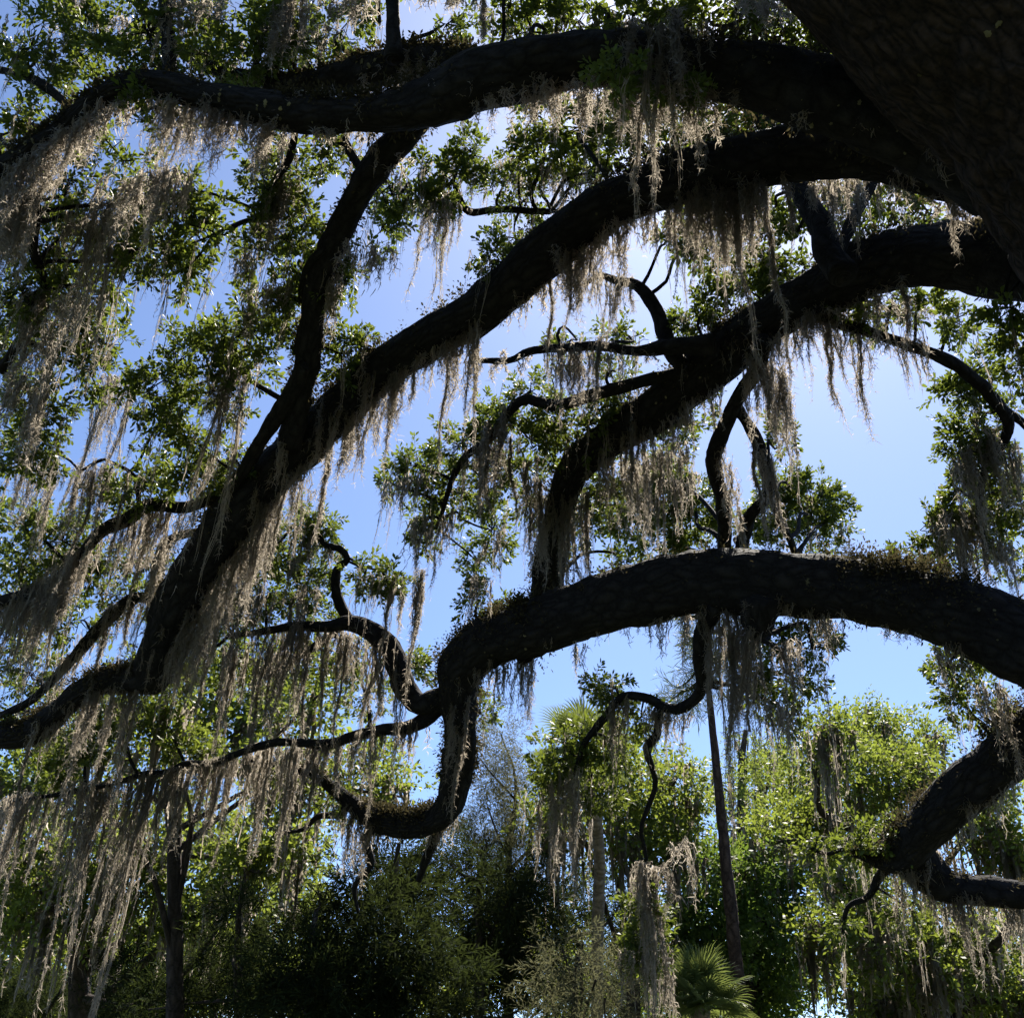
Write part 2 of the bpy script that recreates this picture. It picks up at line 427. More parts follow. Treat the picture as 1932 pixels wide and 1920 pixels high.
A_b8 = limb(ZA, dz([(1040, 400, 6), (1000, 398, 6), (940, 395, 7), (885, 400, 7), (866, 370, 6), (855, 345, 5), (830, 355, 4), (760, 360, 4)], 9.0, 9.4), parent=A, name='branch', seg=8)

ZB = 'the long limb sweeping across the middle'
B = limb(ZB, dz([(2080, 450, 95), (1960, 385, 76), (1860, 345, 60), (1760, 308, 52), (1640, 283, 49), (1490, 292, 49), (1380, 313, 50), (1270, 336, 48), (1166, 378, 44), (1066, 443, 44), (985, 515, 43), (900, 583, 40),
                 (805, 640, 37), (725, 692, 36), (655, 755, 36), (592, 818, 36), (525, 880, 42), (455, 960, 47), (400, 1040, 44), (355, 1105, 40),
                 (322, 1165, 40), (302, 1225, 38), (285, 1275, 34), (250, 1282, 24), (200, 1285, 21), (150, 1306, 20), (100, 1352, 21), (50, 1385, 21), (0, 1392, 21), (-90, 1400, 18)], 6.4, 10.2), fern=150, lich=80)
B_1 = limb(ZK, dz([(425, 930, 13), (350, 957, 12), (285, 952, 13), (240, 980, 13), (190, 1004, 12), (125, 1080, 11), (60, 1118, 11), (0, 1134, 10), (-60, 1150, 8)], 9.1, 9.6), parent=B, name='branch', seg=10)
B_2 = limb(ZK, dz([(320, 1150, 10), (262, 1126, 10), (222, 1150, 12), (190, 1182, 12), (158, 1218, 11), (120, 1262, 9), (60, 1320, 8), (0, 1350, 7), (-50, 1370, 6)], 9.7, 10.4), parent=B, name='branch', seg=10)
B_3 = limb(ZK, dz([(400, 1000, 8), (340, 1010, 8), (310, 1030, 10), (295, 1080, 9), (290, 1150, 8)], 9.5, 10), parent=B, name='branch', seg=10)
B_4 = limb(ZK, dz([(262, 950, 5), (258, 910, 5), (245, 890, 4), (205, 870, 3), (190, 868, 3), (150, 890, 2.5)], 9.3, 9.2), parent=B, name='branch', seg=8)
B_5 = limb(ZB, dz([(535, 755, 6), (500, 735, 5), (470, 715, 5), (445, 690, 4), (430, 680, 3)], 8.5, 8.6), parent=A_dn, name='branch', seg=8)

ZC = 'the limb crossing below the sweeping limb'
C = limb(ZC, dz([(2120, 560, 95), (2020, 510, 85), (1932, 492, 76), (1816, 484, 66), (1716, 484, 55), (1641, 505, 47), (1566, 545, 44), (1491, 582, 45), (1420, 630, 46), (1350, 682, 44), (1290, 732, 38), (1216, 789, 37),
                 (1141, 836, 32), (1086, 882, 30), (1061, 944, 28), (1046, 1004, 28), (1038, 1069, 29), (1034, 1124, 29), (1030, 1200, 24)], 6.6, 10.9), fern=150, lich=60)
C_1 = limb(ZC, dz([(1590, 520, 28), (1566, 480, 26), (1545, 420, 24), (1515, 360, 20), (1485, 300, 16), (1440, 230, 13), (1400, 190, 10)], 7.6, 9.0), parent=C, name='branch', seg=16)
C_2 = limb(ZC, dz([(1575, 500, 13), (1590, 460, 13), (1608, 415, 12), (1641, 358, 9), (1658, 320, 6)], 7.7, 8.4), parent=C, name='branch', seg=12)
C_3 = limb(ZL, dz([(1350, 650, 22), (1262, 655, 16), (1200, 662, 10), (1130, 652, 9), (1062, 656, 9), (1000, 662, 8), (962, 680, 6), (900, 680, 5)], 8.6, 9.6), parent=C, name='branch', seg=12)
C_4 = limb(ZL, dz([(1285, 690, 15), (1262, 655, 15), (1247, 605, 14), (1228, 567, 13), (1200, 538, 11), (1165, 530, 8), (1130, 520, 6), (1100, 540, 4)], 8.9, 9.4), parent=C, name='branch', seg=12)
C_5 = limb(ZL, dz([(1300, 700, 13), (1205, 722, 12), (1115, 746, 12), (1050, 765, 11), (990, 753, 10), (956, 782, 9), (922, 830, 8), (880, 860, 7), (855, 900, 6), (830, 980, 4)], 9.0, 10.2), parent=C, name='branch', seg=12)
C_6 = limb(ZM, dz([(1440, 640, 18), (1425, 700, 15), (1400, 738, 14), (1370, 800, 14), (1346, 858, 15), (1352, 905, 14), (1366, 950, 14), (1366, 1034, 15), (1360, 1120, 14)], 8.4, 10.3), parent=C, name='branch', seg=14)
C_7 = limb(ZM, dz([(1385, 760, 11), (1404, 790, 11), (1428, 832, 11), (1447, 895, 12), (1446, 938, 12), (1416, 975, 13), (1400, 1034, 13), (1396, 1110, 12)], 8.9, 10.2), parent=C, name='branch', seg=12)
C_8 = limb(ZM, dz([(1450, 935, 6), (1470, 980, 6), (1496, 1030, 7), (1510, 1090, 6)], 9.9, 10.4), parent=C, name='branch', seg=8)
ZR = 'the thin branch arching down beside the open sky'
C_9 = limb(ZR, dz([(1540, 585, 14), (1575, 606, 12), (1620, 620, 10), (1680, 640, 10), (1740, 660, 11), (1800, 686, 12), (1850, 726, 12), (1888, 770, 12), (1903, 802, 11), (1890, 842, 9), (1862, 880, 8), (1848, 940, 7), (1855, 1010, 5), (1890, 1060, 4)], 8.2, 8.8), parent=C, name='branch', seg=12)
C_10 = limb(ZR, dz([(1890, 770, 8), (1920, 790, 8), (1980, 840, 6), (2060, 870, 4), (2120, 930, 2)], 8.6, 9.0), parent=C, name='branch', seg=8)

ZD = 'the lowest arching limb'
D = limb(ZD, dz([(2300, 1250, 130), (2150, 1290, 110), (2050, 1262, 90), (1960, 1228, 80), (1866, 1186, 70), (1766, 1146, 64), (1666, 1120, 58), (1566, 1108, 57), (1466, 1102, 58), (1366, 1098, 56), (1266, 1106, 53), (1166, 1130, 52), (1066, 1165, 49), (980, 1194, 48),
                 (920, 1215, 46), (875, 1250, 40), (862, 1295, 33), (868, 1350, 29), (868, 1410, 28), (862, 1470, 28), (845, 1525, 27), (808, 1552, 24), (752, 1556, 23), (706, 1545, 20), (668, 1520, 14), (630, 1488, 10), (585, 1458, 7), (540, 1452, 6), (500, 1436, 5), (455, 1440, 3)], 7.0, 10.9), fern=220, lich=110)
D_knob = limb(ZD, dz([(1428, 1130, 38), (1428, 1160, 34), (1430, 1185, 25), (1432, 1203, 12)], 8.4, 8.4), parent=D, name='burl', seg=18, knob=0.2)
D_knob2 = limb(ZD, dz([(1000, 1210, 40), (990, 1235, 22), (985, 1252, 8)], 9.45, 9.4), parent=D, name='burl', seg=14, knob=0.2)
D_1 = limb(ZG, dz([(860, 1310, 24), (830, 1320, 22), (792, 1328, 21), (766, 1302, 22), (752, 1262, 21), (735, 1222, 19), (700, 1190, 17), (660, 1176, 15), (618, 1182, 10), (560, 1180, 9), (490, 1192, 7), (430, 1200, 5)], 9.8, 10.6), parent=D, name='branch', seg=14)
D_2 = limb(ZG, dz([(662, 1178, 11), (637, 1128, 10), (635, 1076, 8), (655, 1055, 7), (640, 1035, 7), (615, 1029, 6), (595, 1009, 5), (550, 992, 4)], 10.4, 10.6), parent=D, name='branch', seg=10)
D_3 = limb(ZH, dz([(840, 1318, 20), (785, 1366, 13), (725, 1376, 11), (675, 1386, 10), (625, 1402, 10), (575, 1401, 8), (515, 1401, 8), (450, 1421, 7), (400, 1441, 7), (350, 1440, 6), (320, 1456, 7), (270, 1461, 6), (200, 1481, 5), (100, 1500, 4), (20, 1510, 3)], 9.9, 10.6), parent=D, name='branch', seg=10)
D_4 = limb(ZI, dz([(1350, 1140, 20), (1330, 1185, 17), (1322, 1240, 15), (1325, 1288, 13), (1311, 1320, 11), (1276, 1338, 11), (1246, 1330, 9), (1226, 1318, 9), (1186, 1311, 8), (1166, 1320, 8), (1146, 1346, 8), (1126, 1371, 7), (1101, 1406, 6), (1085, 1460, 4)], 8.6, 9.6), parent=D, name='branch', seg=12)
D_5 = limb(ZI, dz([(1248, 1332, 7), (1238, 1386, 8), (1220, 1410, 9), (1231, 1450, 5), (1236, 1486, 5), (1211, 1556, 4), (1216, 1600, 4), (1225, 1650, 3)], 9.1, 9.6), parent=D, name='branch', seg=10)
D_6 = limb(ZJ, dz([(838, 1540, 14), (812, 1600, 9), (790, 1660, 6)], 10.6, 10.9), parent=D, name='branch', seg=8)
D_8 = limb(ZJ, dz([(705, 1550, 12), (690, 1590, 9), (700, 1630, 7), (670, 1670, 5), (675, 1720, 3)], 10.8, 11.2), parent=D, name='branch', seg=8)
D_9 = limb(ZJ, dz([(660, 1510, 9), (640, 1535, 7), (600, 1540, 6), (570, 1565, 4), (520, 1570, 3)], 10.8, 11.0), parent=D, name='branch', seg=8)
D_7 = limb(ZG, dz([(640, 1186, 7), (600, 1215, 8), (560, 1240, 6), (500, 1280, 5)], 10.5, 10.9), parent=D, name='branch', seg=8)
ZE = 'the low limb dipping towards the palmetto'
E = limb(ZE, dz([(2250, 1330, 80), (2080, 1320, 60), (1960, 1372, 50), (1866, 1456, 45), (1806, 1506, 44), (1756, 1556, 42), (1722, 1596, 38), (1695, 1618, 28), (1665, 1624, 15), (1640, 1617, 8), (1615, 1610, 4)], 7.4, 9.2), fern=260, lich=8)
E_2 = limb(ZE, dz([(1720, 1600, 40), (1750, 1640, 38), (1795, 1672, 28), (1866, 1681, 24), (1940, 1688, 22), (2060, 1680, 18), (2200, 1650, 14), (2330, 1640, 8), (2420, 1600, 3)], 9.1, 8.6), parent=E, name='branch', fern=120, seg=18)

E_3 = limb(ZE, dz([(1690, 1622, 14), (1660, 1650, 9), (1640, 1690, 7), (1600, 1710, 5), (1590, 1760, 3)], 9.15, 9.6), parent=E, name='branch', seg=8)
E_4 = limb(ZE, dz([(1640, 1615, 6), (1600, 1600, 5), (1560, 1610, 4), (1520, 1595, 2.5)], 9.2, 9.7), parent=E, name='branch', seg=8)

# crown -------------------------------------------------------------
PX = np.concatenate(SAMP['px']); PW = np.concatenate(SAMP['P']); PR = np.concatenate(SAMP['r'])
OWN = SAMP['own']; ZONE = SAMP['zone']

def depth_at(px, py):
    d = np.hypot(PX[:, 0] - px, PX[:, 1] - py); d[PX[:, 2] < 1] = 1e9
    k = int(np.argmin(d)); return k, d[k]

# foliage blobs (px, py, rx, ry, depth, density)
BL = [
 (60, 90, 70, 100, 7.4, 1), (185, 80, 60, 90, 7.6, 1.1), (280, 60, 60, 90, 7.4, 1.2), (390, 130, 70, 50, 7.3, 1), (480, 100, 70, 60, 7.6, 1.2), (560, 70, 70, 80, 7.8, 1.2), (510, 20, 70, 40, 7.6, 1), (230, 140, 50, 40, 7.4, 1.1), (640, 60, 50, 60, 7.9, .8), (420, 40, 70, 50, 7.8, 1),
 (960, 15, 60, 35, 7.5, 1.1), (1040, 15, 60, 35, 7.4, 1.1), (700, 20, 40, 40, 8, .7), (840, 45, 50, 30, 8, .8), (1130, 20, 60, 30, 7.2, 1),
 (1190, 45, 50, 40, 6.9, .8), (1280, 50, 60, 40, 7.0, .8), (1340, 30, 60, 40, 7.0, .8), (1540, 1595, 25, 20, 9.7, 1), (1590, 1745, 30, 25, 9.7, 1),
 (1010, 220, 60, 50, 8.6, 1), (1100, 240, 70, 60, 8.4, 1.2), (1190, 230, 70, 60, 8.6, 1.2), (1270, 245, 60, 40, 8.6, 1.1), (1350, 235, 50, 35, 8.8, 1), (1440, 225, 40, 25, 9, .8), (1050, 290, 60, 40, 8.8, .8), (980, 300, 40, 50, 8.8, .9),
 (60, 235, 50, 30, 7.3, 1.2), (20, 250, 40, 40, 7.5, 1), (150, 280, 40, 40, 7.7, .7), (290, 205, 40, 25, 7, 1.1), (230, 300, 60, 40, 8, .6),
 (30, 440, 50, 70, 7.7, .9), (110, 470, 60, 70, 7.9, 1.1), (60, 570, 60, 70, 7.9, 1.1), (150, 590, 60, 80, 8.2, 1.1), (200, 650, 50, 60, 8.3, .9), (30, 690, 50, 70, 8.2, 1.2), (80, 780, 50, 70, 8.3, 1.3), (60, 870, 60, 60, 8.4, 1.2), (170, 700, 40, 50, 8.4, .7), (100, 660, 40, 60, 8.2, 1),
 (340, 360, 50, 60, 7.8, 1.3), (385, 430, 45, 60, 7.8, 1.4), (310, 460, 60, 60, 7.9, 1.1), (240, 500, 60, 60, 8.0, 1), (350, 510, 50, 40, 7.9, .9), (230, 420, 50, 50, 7.9, .8), (180, 430, 50, 60, 8, .9), (270, 380, 40, 40, 7.8, .6),
 (495, 330, 40, 45, 7.8, 1.3), (560, 300, 60, 40, 7.8, 1), (530, 380, 40, 40, 8, .8), (620, 300, 40, 50, 7.7, .9),
 (490, 470, 45, 60, 8.0, 1), (540, 450, 50, 60, 8, 1.1), (570, 400, 40, 50, 8, .9), (520, 560, 60, 60, 8.1, 1.1), (470, 620, 60, 50, 8.3, 1.1), (560, 620, 40, 60, 8.3, .9), (640, 520, 40, 70, 8.0, .9), (660, 480, 40, 40, 8, .9),
 (410, 660, 60, 50, 8.5, 1.3), (330, 690, 60, 60, 8.5, 1.1), (280, 740, 50, 50, 8.5, 1.1), (310, 800, 60, 40, 8.6, .9), (400, 740, 60, 50, 8.5, .9), (370, 830, 60, 35, 8.7, 1), (480, 690, 50, 50, 8.5, .9), (645, 665, 40, 40, 8.4, 1.2), (680, 650, 40, 30, 8.5, 1),
 (720, 360, 40, 40, 8.8, .9), (770, 380, 50, 50, 9.2, .9), (860, 330, 50, 40, 9.2, 1), (820, 400, 50, 30, 9.2, .8), (890, 290, 40, 40, 9.2, .8), (940, 345, 40, 40, 9.2, .9), (800, 320, 40, 40, 9.2, .7), (720, 430, 40, 40, 9, .7), (990, 380, 50, 40, 9.2, .9), (970, 450, 40, 30, 9.2, .9),
 (930, 500, 35, 35, 8.2, 1.2), (1090, 300, 50, 30, 9, .8), (1110, 345, 40, 30, 9, .6),
 (350, 895, 70, 35, 9, 1.3), (270, 920, 60, 40, 9.1, 1.2), (210, 940, 50, 40, 9.3, 1), (430, 860, 40, 40, 8.9, .9), (400, 900, 50, 30, 9, 1),
 (50, 990, 70, 50, 9.6, 1.2), (120, 1020, 60, 60, 9.7, 1.2), (40, 1070, 60, 50, 9.8, 1.2), (180, 1080, 60, 50, 9.9, 1), (250, 1060, 50, 40, 9.9, .9), (90, 1150, 70, 50, 10, 1), (240, 1130, 40, 50, 10.2, .8), (30, 1180, 60, 60, 10.2, 1.1), (150, 1170, 40, 40, 10.3, .9), (60, 1270, 60, 50, 10.5, 1),
 (1000, 740, 50, 30, 9.8, 1.2), (935, 790, 50, 40, 10, 1.2), (870, 840, 60, 40, 10.1, 1.2), (790, 880, 60, 40, 10.3, 1.2), (740, 915, 35, 30, 10.4, 1), (1000, 830, 50, 60, 10, 1.2), (1050, 800, 50, 50, 9.8, 1.1), (930, 900, 50, 50, 10.3, 1.1), (850, 930, 50, 50, 10.4, 1.1), (800, 990, 40, 50, 10.5, 1.1), (1000, 920, 40, 60, 10.4, .9), (930, 1000, 50, 50, 10.6, 1), (900, 1060, 30, 40, 10.6, .7), (1100, 960, 40, 80, 10.6, 1.2), (1150, 900, 40, 60, 10.2, 1.1), (1180, 980, 50, 60, 10.8, .9), (1110, 800, 60, 40, 9.6, 1),
 (1180, 760, 60, 30, 9.6, 1), (1290, 800, 50, 40, 9.6, .9), (1270, 850, 40, 40, 10.2, .8), (1480, 830, 25, 30, 9.8, .8), (1180, 640, 50, 25, 9.6, 1), (1080, 640, 50, 20, 9.7, .8), (1150, 700, 50, 25, 9.6, .8), (1310, 760, 40, 40, 9.4, .9),
 (1250, 920, 70, 50, 11.5, 1.3), (1200, 980, 60, 50, 11.6, 1.1), (1300, 960, 70, 60, 11.5, 1.3), (1480, 920, 50, 40, 11.5, 1.3), (1530, 950, 60, 40, 11.6, 1.3), (1570, 980, 35, 30, 11.7, 1), (1470, 990, 60, 40, 11.4, 1.2), (1400, 1000, 40, 40, 11.3, .9), (1280, 1030, 60, 30, 11.6, 1), (1540, 1010, 50, 30, 11.6, .9), (1170, 1060, 50, 30, 11.6, .8),
 (1280, 430, 40, 50, 9, .9), (1340, 460, 50, 60, 9, 1), (1420, 470, 50, 50, 9, 1), (1470, 520, 50, 40, 8.9, 1.2), (1400, 540, 60, 40, 9, 1.2), (1330, 590, 50, 30, 9, 1.1), (1510, 430, 40, 40, 8.8, .8), (1450, 400, 50, 30, 9, .8), (1290, 610, 30, 20, 9.2, 1),
 (1620, 360, 40, 30, 8.6, 1), (1690, 385, 50, 30, 8.6, 1), (1560, 380, 40, 40, 8.7, .9), (1750, 400, 50, 25, 8.6, .8), (1600, 440, 30, 30, 8.5, .5),
 (1680, 580, 60, 30, 8.3, .9), (1740, 575, 50, 30, 8.3, .9), (1800, 605, 40, 35, 8.4, 1.1), (1620, 600, 40, 20, 8.3, .7),
 (1810, 740, 40, 40, 8.8, 1.2), (1850, 790, 50, 50, 8.9, 1.2), (1820, 840, 45, 50, 8.9, 1.3), (1870, 880, 50, 50, 8.9, 1.1), (1800, 930, 45, 40, 9, 1.2), (1840, 980, 60, 40, 9, 1.2), (1760, 1005, 50, 35, 9, 1.2), (1720, 1030, 35, 25, 9.1, 1.1), (1900, 950, 50, 60, 9.1, 1.1), (1890, 1050, 50, 40, 9.2, .9), (1800, 1040, 50, 30, 9.2, .9), (1840, 700, 40, 20, 8.7, 1),
 (1915, 620, 30, 40, 6.8, 1.4), (1925, 690, 30, 40, 6.8, 1.3), (1910, 580, 25, 30, 6.8, .8),
 (580, 990, 60, 40, 10.7, 1), (620, 1010, 50, 30, 10.7, 1), (540, 1060, 60, 50, 10.8, 1.2), (470, 1050, 50, 50, 10.9, 1.1), (600, 1090, 50, 50, 10.8, 1), (500, 1130, 60, 50, 11, 1.2), (580, 1150, 50, 40, 11, 1), (730, 1095, 50, 22, 10.2, 1.8), (690, 1080, 30, 20, 10.3, 1.2), (670, 1240, 40, 40, 10.8, 1.2), (780, 1255, 40, 30, 10.9, 1.3), (420, 1150, 50, 60, 11, 1), (450, 1240, 50, 50, 11.2, 1.1), (540, 1240, 60, 40, 11.2, .9), (620, 1240, 40, 30, 11.1, .9), (690, 1310, 40, 40, 11.2, .8), (400, 1100, 40, 40, 11, .8),
 (895, 1130, 25, 40, 9.9, 1), (960, 1150, 30, 20, 9.9, .7), (905, 1330, 25, 40, 10.8, .7),
 (1480, 1220, 50, 40, 9.2, 1.2), (1440, 1290, 50, 50, 9.3, 1.1), (1510, 1290, 40, 40, 9.4, 1), (1420, 1210, 30, 40, 9.1, .9), (1490, 1350, 40, 30, 9.4, .8), (1540, 1220, 25, 30, 9.2, .6),
 (1830, 1250, 40, 30, 8.6, .9), (1800, 1310, 40, 40, 8.8, 1.1), (1850, 1330, 40, 40, 8.8, 1.2), (1900, 1360, 30, 40, 8.6, .9), (1790, 1260, 25, 30, 8.8, .7),
 (1140, 1290, 40, 20, 9.4, 1.2), (1160, 1330, 40, 25, 9.4, 1), (1100, 1390, 50, 40, 9.7, 1.3), (1060, 1430, 50, 50, 9.8, 1.3), (1150, 1410, 50, 50, 9.7, 1.2), (1040, 1490, 40, 50, 9.9, 1.1), (1120, 1480, 60, 50, 9.9, 1.2), (1210, 1350, 30, 25, 9.4, .9),
 (1180, 150, 55, 28, 6.15, .7), (1270, 155, 60, 28, 6.15, .7), (1090, 40, 60, 30, 7.2, 1.1), (1000, 60, 50, 25, 7.3, 1), (1240, 20, 60, 25, 7.1, 1.2), (1480, 60, 40, 40, 7.0, 1.4), (1150, 280, 60, 40, 8.8, 1), (1420, 250, 50, 30, 8.8, 1), (1320, 270, 50, 25, 8.9, 1), (1530, 90, 30, 30, 6.9, 1), (1440, 40, 45, 40, 7.2, 1.3), (1400, 20, 40, 40, 7.0, 1.2), (1640, 1600, 25, 25, 9.6, 1),
 (60, 1340, 60, 50, 10.6, 1), (150, 1400, 60, 40, 10.6, 1), (240, 1360, 60, 40, 10.8, 1), (340, 1400, 60, 40, 10.8, 1), (330, 1280, 50, 40, 10.9, .9), (420, 1440, 50, 35, 10.8, .8), (110, 1460, 50, 40, 10.8, .9),
 (620, 1500, 35, 28, 10.8, 1), (560, 1455, 40, 25, 10.9, 1), (1610, 1590, 35, 28, 9.3, 1.1), (1665, 1575, 28, 25, 9.1, 1), (1700, 1705, 35, 28, 9.2, 1),
 (250, 470, 45, 40, 7.4, .9), (130, 350, 45, 40, 7.5, .9), (40, 560, 40, 50, 7.5, .9), (1215, 1715, 34, 45, 9.6, 1.5), (1225, 1790, 34, 45, 9.6, 1.5), (1220, 1760, 32, 60, 9.7, 1.3), (1215, 1810, 30, 40, 9.7, 1),
]
# clusters inside each blob, grown on a branch from the nearest limb
O_all, D_all, L_all = [], [], []
TWIG = Soup()
for (x, y, rx, ry, z, de) in BL:
    if x > 1200 and y < 1110: de *= 1.3
    c = at(x, y, z)
    wx, wy = rx * z / FPX, ry * z / FPX
    wz = 0.5 * (wx + wy) * 1.2
    # branch
    d2 = np.hypot(PX[:, 0] - x, PX[:, 1] - y) * z / FPX
    dist = np.sqrt(d2 ** 2 + (0.6 * (PX[:, 2] - z)) ** 2) + 3.0 * (PR > 0.55)
    k = int(np.argmin(dist)); a = PW[k]
    mid = (a + c) / 2 + rng.normal(0, 0.10, 3) * min(np.linalg.norm(c - a), 0.9) + np.array([0, 0, 0.05])
    q1 = a * 0.75 + mid * 0.35 - a * 0.1 + rng.normal(0, 0.03, 3)
    ln = np.linalg.norm(c - a)
    if ln > 0.12:
        r0 = min(0.012 + 0.011 * ln, 0.6 * PR[k] + 0.004)
        P, R = resample([a, a * 0.66 + mid * 0.34 + rng.normal(0, 0.06, 3) * min(ln, 0.8), mid, mid * 0.4 + c * 0.6 + rng.normal(0, 0.08, 3) * min(ln, 0.8), c], [r0, r0 * 0.85, r0 * 0.7, r0 * 0.55, 0.005], 0.07)
        V, Q, T_, uv, _ = tube(P, R, 7, int(rng.integers(1e6)), 0.12)
        own = OWN[k]
        if own.parent is not oak: own = own.parent
        add_obj('branch', build_mesh('branch', V, Q, T_, M['bark'], True, uv), own)
    K = max(6, int(round(de * 4.5 * (wx * wy) / 0.021)))
    u = nrm(rng.normal(size=(K, 3))) * (rng.random((K, 1)) ** 0.45)
    cc = c + RT * u[:, :1] * wx + UP * u[:, 1:2] * wy + FW * u[:, 2:] * wz
    src = c + (cc - c) * 0.1
    kn = (src + cc) / 2 + rng.normal(0, 0.045, (K, 3)); kn2 = kn * 0.5 + cc * 0.5 + rng.normal(0, 0.03, (K, 3))
    for a_, b_, w_ in ((src, kn, 0.007), (kn, kn2, 0.005), (kn2, cc, 0.0038)):
        V, Q = ribbons(a_, b_, w_); TWIG.add(V, Q)
    ns = 5
    O = np.repeat(cc, ns, 0) + rng.normal(0, 0.035, (K * ns, 3))
    Dv = nrm(nrm(O - c) * 0.7 + rng.normal(0, 0.7, (K * ns, 3)) + np.array([0, 0, 0.15]))
    O_all.append(O); D_all.append(Dv); L_all.append(rng.uniform(0.07, 0.18, K * ns))
# same tree's unseen crown, added overhead and behind the viewer to shade limbs
nC = 450
ang = rng.uniform(0, 2 * np.pi, nC); rad = 15 * np.sqrt(rng.random(nC))
cc = np.stack([3 + rad * np.cos(ang), -2 + rad * np.sin(ang), rng.uniform(8.0, 11.5, nC) - 0.02 * rad ** 2], -1)
px_, py_, pz_ = project(cc)
vis = (pz_ > 0.1) & (py_ > -160) & (px_ > -500) & (px_ < 2500)
cc = cc[~vis & (cc[:, 1] < 5.0) & (cc[:, 2] > 3)]
OC = np.repeat(cc, 14, 0) + rng.normal(0, 0.35, (len(cc) * 14, 3))
pc = project(OC); OC = OC[~((pc[2] > 0.1) & (pc[1] > -60))]
# unseen crown clusters added above the upper frame edge to cast dappled shade
px2 = rng.uniform(-500, 2500, 130); py2 = rng.uniform(-900, -90, 130); zz2 = rng.uniform(7.5, 12, 130)
c2 = np.array([at(a_, b_, c_) for a_, b_, c_ in zip(px2, py2, zz2)])
OC = np.concatenate([OC, np.repeat(c2, 12, 0) + rng.normal(0, 0.16, (len(c2) * 12, 3))])
O = np.concatenate(O_all); Dv = np.concatenate(D_all); Ln = np.concatenate(L_all)
x_, y_, z_ = project(O)
inside = (x_ > 20) & (x_ < 1900) & (y_ > 20) & (y_ < 1900)
order = np.argsort(np.where(inside, z_ + rng.random(len(O)) * 2.2, 1e9))[:300]
mask = np.ones(len(O), bool); mask[order] = False
sp = Soup()
far = mask & (z_ > 9.3); near = mask & ~far
V, Q = spray_leaves(O[near], Dv[near], Ln[near], 15, 0.048); sp.add(V, Q)
V, Q = spray_leaves(O[far], Dv[far], Ln[far], 15, 0.052, KITE, KITEQ, 0.9); sp.add(V, Q)
V, Q = ribbons(O[mask], O[mask] + Dv[mask] * Ln[mask][:, None], 0.0022); sp.add(V, Q)
V, Q = spray_leaves(OC, rng.normal(size=OC.shape), rng.uniform(0.2, 0.4, len(OC)), 9, 0.13, KITE, KITEQ); sp.add(V, Q)
crown = add_obj('crown', sp.mesh('crown', M['leaf']), oak, kind='stuff')
add_obj('twigs', TWIG.mesh('twigs', M['bark']), oak, kind='stuff')
variants = []
for v_ in range(8):
    s_ = Soup()
    V, Q = spray_leaves(np.zeros((1, 3)), np.array([[0, 0, 1.0]]), np.array([0.2]), 15, 0.049); s_.add(V, Q)
    V, Q = ribbons(np.zeros((1, 3)), np.array([[0, 0, 0.2]]), 0.0022); s_.add(V, Q)
    variants.append(s_.mesh('leaf_spray', M['leaf']))
off = Vector(TRUNK_BASE)
for q, k in enumerate(order):
    o = bpy.data.objects.new('leaf_spray', variants[q % 8]); col.objects.link(o)
    o.parent = crown
    rot = Vector(Dv[k]).to_track_quat('Z', 'Y').to_matrix().to_4x4() @ Matrix.Rotation(rng.random() * 6.28, 4, 'Z')
    o.matrix_local = Matrix.Translation(Vector(O[k])) @ rot @ Matrix.Diagonal((1, 1, Ln[k] / 0.2, 1))

